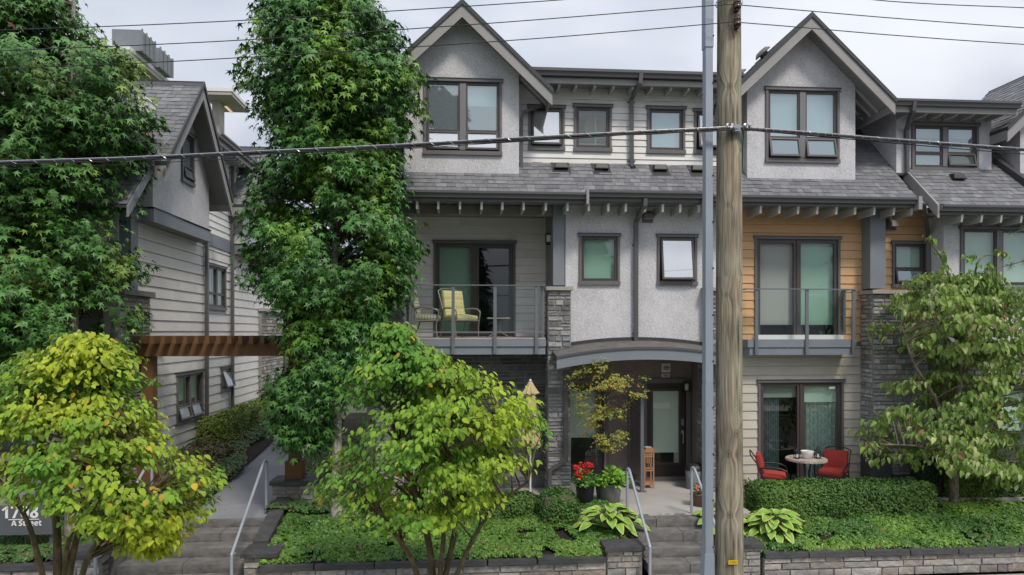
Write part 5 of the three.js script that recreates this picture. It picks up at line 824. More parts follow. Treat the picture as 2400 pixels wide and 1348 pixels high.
dogwood('golden green dogwood tree with dark stems in front of the street sign', 9.2, [[788, 150, 250], [815, 110, 320], [845, 20, 352], [880, -50, 370], [920, -80, 378], [970, -90, 385], [1015, -90, 400], [1045, -90, 455], [1085, -90, 515], [1115, -90, 540], [1140, -60, 545], [1160, 105, 545], [1195, 130, 525], [1225, 190, 490], [1255, 250, 440], [1285, 300, 415]],
  [{ r: 0.065, pts: [[140, 1500], [135, 1340], [130, 1210], [110, 1050, 0.1], [60, 900, 0.1]] }, { r: 0.05, pts: [[150, 1500], [165, 1330], [190, 1180, -0.1], [205, 1010, -0.2], [220, 850, -0.2]] }, { r: 0.04, pts: [[130, 1480], [110, 1290, 0.2], [90, 1190, 0.3], [30, 1090, 0.4], [-30, 1020, 0.4]] }, { r: 0.045, pts: [[160, 1480], [195, 1340], [240, 1270, 0.2], [340, 1170, 0.4], [440, 1090, 0.4]] }, { r: 0.035, pts: [[150, 1350], [180, 1240, 0.1], [280, 1130, 0.2], [330, 1000, 0.2]] }],
  760, { flat: 0.4, droop: 0.6, color: lime }, { hole: 0.39, hseed: 5, size: 0.094, leaves: 17, sprayR: 0.25, lump: 0.5 });
const dull = (p) => { const n = noise3(p.x * 1.5 + 22, p.y * 1.5, p.z * 1.5), k = rnd(); return vary(k < 0.015 ? [0.30, 0.14, 0.08] : k < 0.24 ? [0.42, 0.49, 0.20] : blend([0.13, 0.25, 0.04], [0.30, 0.43, 0.09], n), 0.22); };
dogwood('drooping leaved dogwood tree standing in the hedge bed by the patio', 13.5, [[640, 2150, 2330], [690, 2088, 2400], [735, 2066, 2440], [790, 2066, 2450], [822, 2105, 2460], [848, 2200, 2470], [872, 2205, 2480], [892, 2110, 2480], [935, 2036, 2490], [985, 2008, 2490], [1030, 1982, 2490], [1056, 1962, 2490], [1066, 2010, 2490], [1078, 2100, 2470], [1090, 2290, 2440], [1130, 2320, 2420]],
  [{ r: 0.1, pts: [[2235, 1240], [2236, 1130], [2240, 1040], [2250, 900], [2260, 760]] }, { r: 0.045, pts: [[2238, 1060], [2180, 940, 0.2], [2120, 850, 0.3], [2090, 760, 0.3]] }, { r: 0.045, pts: [[2240, 1040], [2330, 930, 0.1], [2400, 850, 0.2]] }, { r: 0.035, pts: [[2236, 1080], [2130, 1040, 0.4], [2020, 1030, 0.6]] }, { r: 0.03, pts: [[2255, 820], [2240, 700], [2200, 610, 0.1], [2165, 560, 0.1]] }, { r: 0.03, pts: [[2262, 760], [2278, 680], [2295, 610], [2330, 595]] }],
  600, { flat: 0.4, droop: 0.8, color: dull }, { leaf: droopLeaf, size: 0.135, sprayR: 0.29, leaves: 17, hole: 0.4, lump: 0.2, shrink: 0.08, bark: mat(C(0.26, 0.22, 0.16), 0.95, tBark, 2, 0.012), trans: 0.25 });
{ // the two loose sprigs rising from that tree
  const t = scene.children[scene.children.length - 1], items = []; const at = (px, py, dz) => V(PX(px, 13.5), PY(px, py, 13.5), -13.5 + dz);
  for (const [px, py, n] of [[2168, 556, 12], [2195, 592, 8], [2205, 625, 8], [2265, 600, 12], [2300, 620, 12], [2335, 592, 14], [2290, 660, 12], [2250, 680, 14], [2330, 655, 8], [2215, 660, 8]]) spray(items, at(px, py, 0.1), V(0.2, 0, 1).normalize(), 0.14, n, 0.15, { flat: 0.7, droop: 0.7, color: dull });
  foliage(t, droopLeaf, items, leafMat(0.95, 0.25), 0, 'sprig_leaves');
}
{ // japanese maple in its pot at the entrance
  const D = 14.15, x = PX(1417, D), rows = [[836, 1395, 1425], [860, 1340, 1480], [885, 1322, 1520], [915, 1320, 1530], [950, 1335, 1505], [985, 1345, 1490], [1020, 1352, 1480], [1055, 1385, 1470]], t = thing('maple_tree', 'slender maple with small orange and green leaves by the entrance pots', 'tree', [0, 0, 0]);
  const look = { flat: 0.4, droop: 0.5, color: (p) => { const n = noise3(p.x * 4, p.y * 4, p.z * 4), k = rnd(); return vary(k < 0.13 ? [0.48, 0.18, 0.04] : blend([0.22, 0.36, 0.05], [0.45, 0.42, 0.06], n), 0.22); } };
  const { items, tips } = crown(rows, D, 260, { size: 0.036, sprayR: 0.15, leaves: 18, look, hole: 0.38, shrink: 0.08, hs: 4, inner: 0.5 });
  mesh(t, 'trunk', sweep(smoothPath([[x, YP + 0.42, -D], [x + 0.01, YP + 0.9, -D], [x - 0.01, YP + 1.5, -D], [x, 3.3, -D]], 12), Array.from({ length: 13 }, (_, i) => mix(0.026, 0.008, i / 12)), 8), mat(C(0.3, 0.27, 0.21), 0.9, tBark, 3));
  mesh(t, 'branches', limbs((y) => [x, clamp(y, YP + 1.0, 3.2), -D], tips, 3, 0.007, 0.3), barkDark); foliage(t, mapleLeaf, items, leafMat(0.95, 0.3));
}
{ // tree standing beyond the path
  const D = 30, x = PX(672, D), t = thing('leafy_tree', 'bright green leafy tree at the far end of the path', 'tree', [0, 0, 0]), items = [];
  for (let i = 0; i < 420; i++) { const q = V(rr(-1, 1), rr(-1, 1), rr(-1, 1)); if (q.lengthSq() > 1) continue; spray(items, V(x + q.x * 2.2, 5.2 + q.y * 3.2, -D + q.z * 2), V(q.x, 0.1, q.z).normalize(), 0.4, 14, 0.17, { flat: 0.7, droop: 0.5, color: () => vary([0.19, 0.33, 0.05], 0.3) }); }
  mesh(t, 'trunk', sweep([[x, 0, -D], [x, 7, -D]], [0.2, 0.06], 8), bark); foliage(t, ovateLeaf, items, leafMat(0.95, 0.3), 0);
}
// conifers across the street: the window panes mirror them
function conifer(x, z, h, r, label) {
  const t = thing('conifer_tree', label, 'tree', [x, 0, z], 0, 'conifers across the street'), items = [], n = Math.round(h * 95);
  for (let i = 0; i < n; i++) { const f = Math.pow(rnd(), 0.8), y = mix(h, h * 0.12, f), R = r * (0.05 + f) * rr(0.75, 1.1), ph = rnd() * Math.PI * 2, d = V(Math.cos(ph), 0, Math.sin(ph)); for (let k = 0; k < 5; k++) { const rad = R * (0.25 + 0.75 * (k + rnd()) / 5); items.push({ p: V(d.x * rad, y - rad * 0.28, d.z * rad), t: d.clone().add(V(rr(-0.5, 0.5), rr(-0.6, 0), rr(-0.5, 0.5))), n: V(rr(-0.4, 0.4), 1, rr(-0.4, 0.4)), s: rr(0.5, 0.85), c: vary([0.022, 0.045, 0.022], 0.3) }); } }
  mesh(t, 'trunk', sweep([[0, -0.1, 0], [0, h, 0]], [h * 0.018, 0.03], 8), barkDark); foliage(t, smallLeaf, items, leafMat(0.8), 0, 'needles');
}
conifer(-1.25, 17, 20.4, 3.3, 'tall dark conifer mirrored in the gable window'); conifer(-0.05, 19.5, 20.6, 3.0, 'dark conifer beside the tallest one across the street');
conifer(9, 18, 13, 3.2, 'dark conifer opposite the orange front'); conifer(14.5, 20, 15, 3.4, 'wide dark conifer farther along the street'); conifer(-8, 19, 12, 3.2, 'dark conifer opposite the greige townhouse'); conifer(-14, 20, 14, 3.4, 'dark conifer far along past the greige townhouse');

{ // pine whose bough reaches in beside the far window
  const D = 11.6, x0 = PX(2560, D), t = thing('pine_tree', 'pine tree whose long needled bough reaches the far stucco window', 'tree', [0, 0, 0]), items = [], br = [];
  for (const [px, py, n] of [[2300, 640, 26], [2385, 545, 12], [2420, 700, 22], [2430, 470, 22]]) { const a = V(x0, PY(2560, py - 60, D), -D), b = V(PX(px, D), PY(px, py, D), -D - 0.1); br.push(sweep([[a.x, a.y, a.z], [mix(a.x, b.x, 0.5), mix(a.y, b.y, 0.4), -D], [b.x, b.y, b.z]], [0.02, 0.012, 0.005], 6)); for (let k = 0; k < 4; k++) { const c = a.clone().lerp(b, 0.55 + 0.15 * k); for (let i = 0; i < n; i++) { const d = V(rr(-1, 0.1), rr(-0.5, 0.6), rr(-0.7, 0.7)).normalize(); items.push({ p: c.clone(), t: d, n: V(rr(-1, 1), 1, rr(-1, 1)), s: rr(0.09, 0.15), c: vary([0.09, 0.17, 0.07], 0.25) }); } } }
  mesh(t, 'trunk', sweep([[x0, 0, -D], [x0, 8, -D]], [0.16, 0.05], 10), bark); mesh(t, 'branches', join(br), bark); foliage(t, smallLeaf.clone().scale(0.09, 1, 0.3), items, leafMat(0.6), 0, 'needles');
}
// ------------------------------------------------------------------ hedges and ground cover
const hedgeLeaf = rosette(5, 0.55), coverLeaf = rosette(6, 0.3);
function hedge(label, x0, x1, y0, y1, D0, D1, base, n, round = 0.16, yaw = 0) {
  const w = (x1 - x0) / 2, h = (y1 - y0) / 2, d = (D1 - D0) / 2, t = thing('clipped_hedge', label, 'hedge', [(x0 + x1) / 2, y0, -(D0 + D1) / 2], yaw), items = [];
  mesh(t, 'inner_core', roughBox(-w + 0.06, w - 0.06, 0, 2 * h - 0.06, -d + 0.06, d - 0.06, 0.03, 0.15), mat(C(0.11, 0.09, 0.06), 1));  // solid dark brown core inside the leaf shell
  const A = [2 * w * 2 * d, 2 * w * 2 * h, 2 * d * 2 * h * 2], tot = A[0] + A[1] + A[2];
  for (let i = 0; i < n; i++) {
    const k = rnd() * tot; let p, nn; if (k < A[0]) { p = V(rr(-w, w), 2 * h, rr(-d, d)); nn = V(0, 1, 0); } else if (k < A[0] + A[1]) { p = V(rr(-w, w), rr(0, 2 * h), d); nn = V(0, 0, 1); } else { const s = rnd() < 0.5 ? -1 : 1; p = V(s * w, rr(0, 2 * h), rr(-d, d)); nn = V(s, 0, 0); }
    const ix = clamp(p.x, -w + round, w - round), iy = clamp(p.y, 0, 2 * h - round), iz = clamp(p.z, -d + round, d - round), q = V(p.x - ix, p.y - iy, p.z - iz); if (q.length() > 0.01) { nn = q.clone().normalize(); p = V(ix, iy, iz).addScaledVector(nn, round); }
    const b = (noise3(p.x * 3 + x0, p.y * 3, p.z * 3) - 0.5) * 0.14 + rr(-0.05, 0.03); p.addScaledVector(nn, b);
    const n2 = nn.clone().add(V(rr(-0.6, 0.6), rr(-0.1, 0.9), rr(-0.6, 0.6))); items.push({ p, t: V(rr(-1, 1), rr(-1, 1), rr(-1, 1)), n: n2, s: rr(0.026, 0.042), c: vary(base(p), 0.3) });
  }
  foliage(t, hedgeLeaf, items, leafMat(0.5), 0, 'foliage'); return t;
}
const boxGreen = (p) => blend([0.05, 0.125, 0.022], [0.105, 0.205, 0.03], noise3(p.x * 2.5, p.y * 2.5 + 3, p.z * 2.5)), laurel = (p) => blend([0.11, 0.18, 0.025], [0.23, 0.30, 0.035], noise3(p.x * 2.5, p.y * 2.5 + 3, p.z * 2.5));
hedge('long clipped box hedge in front of the patio chairs', PX(1768, 13.2), PX(2172, 13.3), 0.6, 1.27, 12.98, 13.75, boxGreen, 13000);
hedge('clipped box hedge past the dogwood trunk by the stone front', PX(2212, 14.0), PX(2520, 14.0), 0.66, 1.42, 13.85, 14.4, boxGreen, 10000);
hedge('small rounded box bush beside the hosta', PX(1265, 13.1), PX(1352, 13.1), 0.62, 1.25, 12.85, 13.55, boxGreen, 3600, 0.3);
hedge('clipped box hedge behind the mossy stemmed dogwood', PX(860, 13.5), PX(1252, 13.5), 0.62, 1.1, 13.2, 13.8, boxGreen, 9000);
hedge('clipped laurel hedge along the greige townhouse wall', -6.2, -5.55, 1.35, 2.15, 17.3, 23.2, laurel, 9000, 0.12);
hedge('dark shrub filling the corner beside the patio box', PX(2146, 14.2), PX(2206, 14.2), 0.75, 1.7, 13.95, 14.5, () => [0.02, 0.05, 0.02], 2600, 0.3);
function cover(label, x0, x1, D0, D1, fn, n, base, size = [0.042, 0.07], keep = () => true, lift = 0.07) {
  const items = []; for (let i = 0; i < n; i++) { const x = rr(x0, x1), d = rr(D0, D1); if (!keep(x, d)) continue; const b = noise3(x * 2.2, d * 2.2, 4) * 0.11; items.push({ p: V(x, fn(x, d) + lift * rnd() + b, -d), t: V(rr(-1, 1), rr(-0.2, 0.2), rr(-1, 1)), n: V(rr(-0.5, 0.5), 1, rr(-0.2, 0.8)), s: rr(...size), c: vary(base(x, d), 0.32) }); }
  const im = new THREE.InstancedMesh(coverLeaf, leafMat(0.45), items.length); im.name = numbered('ground_cover'); items.forEach((l, i) => { im.setMatrixAt(i, orient(l)); im.setColorAt(i, C(...l.c)); }); scene.add(im); tag(im, label, 'ground cover', null, 'stuff');
}
const cg = (x, d) => rnd() < 0.012 ? [0.24, 0.14, 0.05] : blend([0.06, 0.15, 0.024], [0.15, 0.28, 0.04], clamp(noise3(x * 1.6, d * 1.6, 2) * 1.6 - 0.3, 0, 1)), cd = (x, d) => rnd() < 0.05 ? [0.2, 0.1, 0.03] : blend([0.045, 0.105, 0.03], [0.085, 0.165, 0.04], noise3(x * 1.6, d * 1.6, 6));
cover('glossy ground cover filling the bed between the flights of steps', -3.2, 3.0, 11.77, 14.0, yMid, 14000, cg, undefined, (x, d) => noise3(x * 2.6 + 5, d * 2.6, 9) > 0.2);
cover('glossy ground cover filling the bed below the patio hedge', 4.75, 14, 11.77, 13.6, yRight, 17500, cg, undefined, (x, d) => noise3(x * 2.6 + 5, d * 2.6, 9) > 0.2);
cover('ivy covering the bed around the street sign', -11, -5.9, 12.15, 14.1, yLeftBed, 11000, cd, [0.05, 0.08]);
cover('low shrubs spreading between the path and the laurel hedge', -6.25, -4.8, 14.2, 24, yPathBed, 17000, cd, [0.045, 0.075], (x, d) => x < -4.95 + 0.12 * Math.sin(d * 2) - 0.09 * Math.max(0, d - 15) + 0.1 && !(d > 17.3 && x < -5.6), 0.14);
cover('ground cover between the path and the pergola pier', -3.58, -2.2, 13.5, 20, (x, d) => yStrip(x, d) + (d < 14 ? 0.06 : 0), 7000, cd, [0.04, 0.07], (x, d) => d > 14.6 || x < -3.3 || d < 14.0);
cover('brown green shrub patch above the low shrubs', -6.0, -5.3, 15.2, 17.2, (x, d) => yPathBed(x, d) + 0.1, 1500, () => rnd() < 0.6 ? [0.14, 0.08, 0.03] : [0.06, 0.11, 0.03], [0.05, 0.08], undefined, 0.2);

// ------------------------------------------------------------------ hostas: every leaf a part
const hostaGeo = [0, 1, 2, 3].map((v) => { const p = [], col = [], idx = [], nx = 6, ny = 8, w0 = rr(0.30, 0.38); for (let j = 0; j <= ny; j++) for (let i = 0; i <= nx; i++) { const y = j / ny, u = i / nx * 2 - 1, w = w0 * Math.pow(Math.sin(Math.PI * Math.pow(y, 0.75)), 0.8) + 0.002, x = u * w; p.push(x, y, 0.5 * Math.abs(x) * (1 - y) - 0.55 * y * y + 0.03 * Math.sin(y * 9 + u * 3 + v)); const e = Math.abs(u) > 0.7 || y > 0.95; col.push(...(e ? [0.60, 0.60, 0.17] : [0.22, 0.40, 0.06])); if (i < nx && j < ny) { const a = j * (nx + 1) + i; idx.push(a, a + 1, a + nx + 1, a + nx + 1, a + 1, a + nx + 2); } } const g = new THREE.BufferGeometry(); g.setAttribute('position', new THREE.Float32BufferAttribute(p, 3)); g.setAttribute('color', new THREE.Float32BufferAttribute(col, 3)); g.setIndex(idx); g.computeVertexNormals(); return g; });
const hostaMat = leafMat(0.55);
function hosta(label, x, y, D, R, n) {
  const t = thing('hosta_plant', label, 'plant', [x, y, -D]), st_ = [];
  for (let i = 0; i < n; i++) { const f = (i + 0.5) / n, ph = i * 2.4 + rr(-0.7, 0.7), r = R * Math.sqrt(f) * rr(0.5, 0.85), el = mix(1.1, -0.05, f), o = V(Math.cos(ph), 0, Math.sin(ph)), p = V(o.x * r, 0.34 * (1 - f * 0.75) + rr(-0.02, 0.05), o.z * r * 0.8); const m = mesh(t, 'leaf', hostaGeo[i % 4], hostaMat); m.applyMatrix4(orient({ p, t: o.clone().add(V(0, el * 0.5, 0)), n: V(-o.x * el * 0.4, 1, -o.z * el * 0.4 + 0.25), s: rr(0.2, 0.3) })); st_.push(sweep([[0, 0, 0], [p.x * 0.6, p.y * 0.7, p.z * 0.6], [p.x, p.y, p.z]], 0.006, 4)); }
  mesh(t, 'stalks', join(st_), mat(C(0.2, 0.3, 0.08), 0.7));
}
hosta('yellow edged hosta spilling over the pier beside the geranium pot', PX(1428, 12.75), 0.66, 12.7, 0.62, 46);
hosta('yellow edged hosta between the utility pole and the patio hedge', PX(1808, 12.5), 0.56, 12.45, 0.66, 54);
hosta('yellow edged hosta by the bin side of the entrance steps', 4.75, 0.55, 12.7, 0.42, 26);
// ------------------------------------------------------------------ utility pole and wires
const DP = 8.2, XP = PX(1709, DP);
{
  const W = 256, H = 1024, knots = []; for (let i = 0; i < 26; i++) knots.push([rnd(), rnd(), rr(0.014, 0.026), rr(0.004, 0.008)]);
  const cracks = []; for (let i = 0; i < 16; i++) cracks.push([rnd(), rnd(), rr(0.06, 0.2), rr(3, 9)]);
  const t = tex(W, H, (u, v) => {
    let du = 0; for (const [a, b, rx, ry] of knots) { const x = ((u - a + 1.5) % 1) - 0.5, y = ((v - b + 1.5) % 1) - 0.5, q = Math.exp(-(x * x) / (rx * rx * 9) - (y * y) / (ry * ry * 9)); du += q * x * 1.4; }
    const g = fbm((u + du) * 40, v * 8, 3, 4, 40), f = fbm((u + du) * 90, v * 24, 6, 2, 90), big = fbm(u * 5, v * 6, 9, 4, 1), st_ = fbm(u * 9, v * 3, 14, 3, 1);
    let c = [0.385, 0.335, 0.255]; const brown = clamp((fbm(u * 4, v * 2.5, 41, 4, 1) - 0.48) * 4, 0, 1) * 0.7, green = clamp((big - 0.47) * 4, 0, 1) * 0.6;
    c = blend(c, [0.33, 0.19, 0.095], brown); c = blend(c, [0.36, 0.345, 0.245], green * (1 - brown)); let k = 0.74 + 0.85 * (g - 0.5) + 0.75 * (f - 0.5) + 0.7 * (fbm(u * 3, v * 12, 23, 4, 3) - 0.5);
    for (const [a, b, l, w] of cracks) { const x = Math.abs((((u - a - 0.012 * Math.sin(v * 30)) + 1.5) % 1) - 0.5) * W, y = Math.abs(((v - b + 1.5) % 1) - 0.5); if (y < l) k *= 1 - 0.62 * Math.exp(-x * x * 1.2) * (1 - y / l); }
    for (const [a, b, rx, ry] of knots) { const x = (((u - a + 1.5) % 1) - 0.5) / rx, y = (((v - b + 1.5) % 1) - 0.5) / ry, r = Math.hypot(x, y); if (r < 1.6) k *= r < 0.55 ? 0.45 : 0.75 + 0.25 * Math.sin(r * 12); }
    return c.map((q) => q * k);
  });
  const pm = new THREE.MeshPhysicalMaterial({ map: t, bumpMap: t, bumpScale: 0.012, roughness: 0.92 });
  const p = thing('utility_pole', 'weathered grey brown wooden utility pole with a galvanised cable guard', 'utility pole', [XP, 0, -DP]);
  const g = new THREE.CylinderGeometry(0.128, 0.172, 10.6, 40, 30).rotateY(Math.PI + 0.5), q = g.attributes.position; for (let i = 0; i < q.count; i++) { const a = Math.atan2(q.getX(i), q.getZ(i)), k = 1 + 0.025 * (noise3(Math.cos(a) * 2 + 5, q.getY(i) * 0.7, Math.sin(a) * 2) - 0.5) * 2; q.setX(i, q.getX(i) * k); q.setZ(i, q.getZ(i) * k); } g.translate(0, 5.15, 0); g.clearGroups();
  const uvp = g.attributes.uv; for (let i = 0; i < uvp.count; i++) uvp.setY(i, uvp.getY(i) * 2.1); t.repeat.set(1, 1);
  mesh(p, 'pole', g, pm);
  // cable guard: a channel with flanges on the side of the pole, wider sleeve at the top, flared foot
  const chan = (y0, y1, w, d, x) => extrude([[x - w / 2, -d], [x + w / 2, -d], [x + w / 2, 0.0], [x - w / 2, 0.0]], [], y0, y1).rotateX(-Math.PI / 2);
  const gx = PX(1664.5, 8.1) - XP, guard = (y0, y1, w, z0, z1) => box(gx - w / 2, gx + w / 2, y0, y1, z0, z1);
  mesh(p, 'cable_guard', join([guard(0.9, 7.7, 0.086, -0.04, 0.075)]), M.galv); mesh(p, 'guard_sleeve', guard(7.62, 8.25, 0.098, -0.05, 0.084), M.galv);
  mesh(p, 'guard_section', guard(-0.02, 3.62, 0.094, -0.045, 0.081), M.galv); mesh(p, 'guard_section', guard(3.64, 5.2, 0.09, -0.043, 0.078), M.galv);
  mesh(p, 'guard_foot', hexa([[gx - 0.13, 0, -0.08], [gx + 0.08, 0, -0.08], [gx + 0.056, 1.62, -0.05], [gx - 0.056, 1.62, -0.05], [gx - 0.13, 0, 0.12], [gx + 0.08, 0, 0.12], [gx + 0.056, 1.62, 0.086], [gx - 0.056, 1.62, 0.086]]), M.galv);
  for (let i = 0; i < 12; i++) mesh(p, 'bolt', new THREE.SphereGeometry(0.011, 8, 6).translate(gx + 0.046, 1.7 + i * 0.55, 0.083), M.black);
  const clampY = PY(1709, 300, DP - 0.15);
  mesh(p, 'strap', new THREE.CylinderGeometry(0.157, 0.157, 0.02, 32, 1, true).translate(0, 8.18, 0), M.galv);
  for (const py of [12, 52]) { const y = PY(1714, py, DP - 0.18), ins = part(p, 'insulator'); ins.position.set(0.02, y, 0.15); mesh(ins, 'spool', lathe([[0, -0.045], [0.042, -0.045], [0.045, -0.022], [0.024, 0], [0.045, 0.022], [0.042, 0.045], [0, 0.045]], 16).translate(0, 0, 0.05), mat(C(0.09, 0.05, 0.035), 0.25)); mesh(ins, 'bracket', join([box(-0.02, 0.02, -0.075, -0.05, -0.02, 0.07), box(-0.02, 0.02, 0.05, 0.075, -0.02, 0.07), box(-0.02, 0.02, -0.09, 0.09, -0.045, -0.021)]), M.iron); mesh(ins, 'pin', sweep([[0, -0.08, 0.05], [0, 0.08, 0.05]], 0.009, 8), M.iron); }
  const cl = part(p, 'cable_clamp'); cl.position.set(0.02, clampY, 0.16); mesh(cl, 'hanger', box(-0.035, 0.035, -0.05, 0.03, -0.02, 0.05), M.galv); for (const dx of [-0.12, -0.06, 0.09, 0.15]) mesh(cl, 'lug', roughBox(dx - 0.018, dx + 0.018, 0.0, 0.045, 0.01, 0.05, 0.005, 0.02), M.steel);
  mesh(p, 'ground_wire', sweep(smoothPath([[0.13, clampY - 0.06, 0.08], [0.15, clampY - 0.25, 0.07], [0.147, clampY - 0.48, 0.06]], 10), 0.004, 6), mat(C(0.15, 0.45, 0.3), 0.5));
  const tg = mesh(p, 'number_tag', new THREE.BoxGeometry(0.115, 0.05, 0.006), numberMat('1001', '#d9b21c', '#1c1a10', 'bold 78px monospace')); const ty = PY(1718, 1318, DP - 0.17); tg.position.set(PX(1718, DP - 0.17) - XP, ty, 0.175);
}
const wireMat = mat(C(0.02, 0.02, 0.022), 0.5), cableMat = mat(C(0.018, 0.018, 0.02), 0.45);
function wire(label, pts, r, name = 'overhead_wire', m = wireMat, group) { const path = smoothPath(pts.map(([px, py, d]) => [PX(px, d), PY(px, py, d), -d]), 70, 0.5); const o = mesh(scene, name, sweep(path, r, 6), m); tag(o, label, 'wire', group); return path; }
const dw = (px) => DP - 0.2 + Math.abs(px - 1714) / 1714 * 0.9;
const pw = (a) => a.map(([x, y]) => [x, y, dw(x)]);
wire('thin overhead wire running on past the pole top from the broad sweetgum', pw([[-500, 96], [0, 71], [300, 60], [600, 46], [900, 27], [1310, 0], [1700, -32], [2100, 4], [2400, 18], [2800, 34]]), 0.0055);
wire('thin overhead wire tied to the top insulator, greige townhouse side', pw([[-500, 142], [0, 119], [300, 107], [600, 92], [1000, 65], [1300, 43], [1655, 14], [1712, 10]]), 0.0055);
wire('thin overhead wire tied to the lower insulator, greige townhouse side', pw([[-500, 182], [0, 161], [300, 149], [600, 133], [1000, 108], [1300, 87], [1655, 57], [1712, 51]]), 0.0055);
wire('thin overhead wire from the top insulator past the second gable', pw([[1714, 10], [1900, 26], [2100, 43], [2400, 65], [2900, 95]]), 0.0055);
wire('thin overhead wire from the lower insulator past the second gable', pw([[1714, 51], [1900, 66], [2100, 83], [2400, 104], [2900, 132]]), 0.0055);
{ // thick lashed telephone cable, both spans, with the lashing wire round it
  for (const [lab, pts, r] of [['thick lashed cable bundle sagging across the two sweetgums', [[-500, 402], [0, 382], [300, 372], [600, 358], [900, 344], [1200, 327], [1500, 311], [1690, 302], [1712, 300]], 0.017], ['thick lashed cable bundle crossing the second gable window', [[1712, 300], [1735, 301], [1900, 313], [2100, 329], [2400, 351], [2900, 383]], 0.0155]]) {
    const t = thing('telephone_cable', lab, 'cable'), path = smoothPath(pw(pts).map(([px, py, d]) => [PX(px, d), PY(px, py, d), -d]), 160);
    mesh(t, 'cable', sweep(path, r, 8), cableMat); mesh(t, 'second_cable', sweep(path.map(([x, y, z], i) => [x, y - r * 1.25 + 0.004 * Math.sin(i * 0.5), z + 0.012]), r * 0.5, 6), cableMat); mesh(t, 'messenger', sweep(path.map(([x, y, z]) => [x, y + r * 1.2, z]), 0.006, 6), M.steel);
    const coil = []; for (let i = 0; i < path.length - 1; i++) for (let k = 0; k < 8; k++) { const f = k / 8, a = (i + f) * 2.1; coil.push([mix(path[i][0], path[i + 1][0], f), mix(path[i][1], path[i + 1][1], f) + Math.cos(a) * (r + 0.009), mix(path[i][2], path[i + 1][2], f) + Math.sin(a) * (r + 0.009)]); } mesh(t, 'lashing', sweep(coil, 0.0022, 4), M.steel);
  }
  wire('thin drop wire hanging just under the thick cable, greige townhouse side', pw([[-500, 416], [0, 397], [300, 385], [600, 369], [900, 352], [1200, 333], [1500, 314], [1700, 303]]), 0.004);
  wire('thin drop wire hanging just under the thick cable, second gable side', pw([[1720, 302], [1900, 318], [2100, 336], [2400, 361], [2900, 396]]), 0.006);
}
// ------------------------------------------------------------------ pots and plants at the entrance
function pot(label, x, y, D, r0, r1, h, m, cat = 'pot') { const t = thing('plant_pot', label, cat, [x, y, -D]); mesh(t, 'pot', lathe([[0, 0], [r0, 0], [r1, h - 0.03], [r1 + 0.015, h - 0.03], [r1 + 0.015, h], [r1 - 0.02, h], [r1 - 0.03, h - 0.05], [0, h - 0.05]], 24), m); mesh(t, 'soil', new THREE.CylinderGeometry(r1 - 0.032, r1 - 0.032, 0.012, 20).translate(0, h - 0.04, 0), M.soil); return t; }
function bushy(name, label, x, y, D, R, h, n, geo, size, color, m) { const t = thing(name, label, 'plant', [x, y, -D]), items = []; for (let i = 0; i < n; i++) { const ph = rnd() * 6.283, e = Math.acos(rnd()), r = Math.pow(rnd(), 0.35), d = V(Math.sin(e) * Math.cos(ph), Math.cos(e), Math.sin(e) * Math.sin(ph)), p = V(d.x * R * r, 0.03 + d.y * h * r, d.z * R * r); items.push({ p, t: d.clone().add(V(rr(-0.6, 0.6), rr(-0.8, 0.2), rr(-0.6, 0.6))), n: d.clone().add(V(rr(-0.4, 0.4), 0.6, rr(-0.4, 0.4))), s: size * rr(0.7, 1.2), c: vary(color(), 0.25), front: d.z }); } const s = []; for (let i = 0; i < 9; i++) { const a = rnd() * 6.28; s.push(sweep([[0, -0.04, 0], [Math.cos(a) * R * 0.5, h * 0.5, Math.sin(a) * R * 0.5]], 0.006, 4)); } mesh(t, 'stems', join(s), mat(C(0.12, 0.18, 0.05), 0.8)); foliage(t, geo, items, m ?? leafMat(0.55), Math.min(60, n), 'leaves', (l) => -l.p.z - l.p.y * 0.4 + rnd() * 0.1); return t; }
const dPot = 13.9, pX = PX(1371, dPot);
pot('black pot holding the red geranium', pX, YP, dPot, 0.15, 0.19, 0.40, M.black);
{ const g = bushy('geranium_plant', 'red geranium in bloom in the black pot', pX, YP + 0.38, dPot, 0.27, 0.30, 260, smallLeaf, 0.075, () => [0.10, 0.27, 0.035]);
  const petal = new THREE.SphereGeometry(0.02, 6, 4).scale(1, 0.6, 1), red = mat(C(0.62, 0.012, 0.025), 0.6);
  for (const [px, py, s] of [[1352, 1108, 1], [1365, 1092, 1.2], [1378, 1088, 1], [1372, 1104, 1.1], [1386, 1093, 0.9], [1358, 1118, 0.8], [1349, 1095, 0.8]]) { const c = V(PX(px, dPot) - pX, PY(px, py, dPot) - YP - 0.38, rr(-0.06, 0.14)), l = []; for (let i = 0; i < 26; i++) { const q = V(rr(-1, 1), rr(-1, 1), rr(-1, 1)).normalize().multiplyScalar(0.062 * s); l.push(petal.clone().rotateX(rr(0, 3)).rotateZ(rr(0, 3)).translate(c.x + q.x, c.y + q.y * 0.8, c.z + q.z)); } mesh(g, 'flower', join(l), red); } }
const p2 = PX(1434, 14.0);
pot('grey pot with the maple and a bright leafy plant', p2 - 0.06, YP, 14.05, 0.22, 0.27, 0.40, mat(C(0.26, 0.26, 0.26), 0.8, tConc, 1));
bushy('leafy_plant', 'bright green leafy plant spilling from the grey pot', p2, YP + 0.36, 13.95, 0.32, 0.30, 300, smallLeaf, 0.1, () => [0.20, 0.42, 0.04]);
pot('tiny grey pot against the doorstep', PX(1478, 15.3), YP, 15.3, 0.07, 0.1, 0.16, mat(C(0.3, 0.3, 0.3), 0.8)); bushy('leafy_plant', 'small dark plant in the tiny grey pot', PX(1478, 15.3), YP + 0.14, 15.3, 0.12, 0.22, 70, smallLeaf, 0.07, () => [0.05, 0.13, 0.03]);
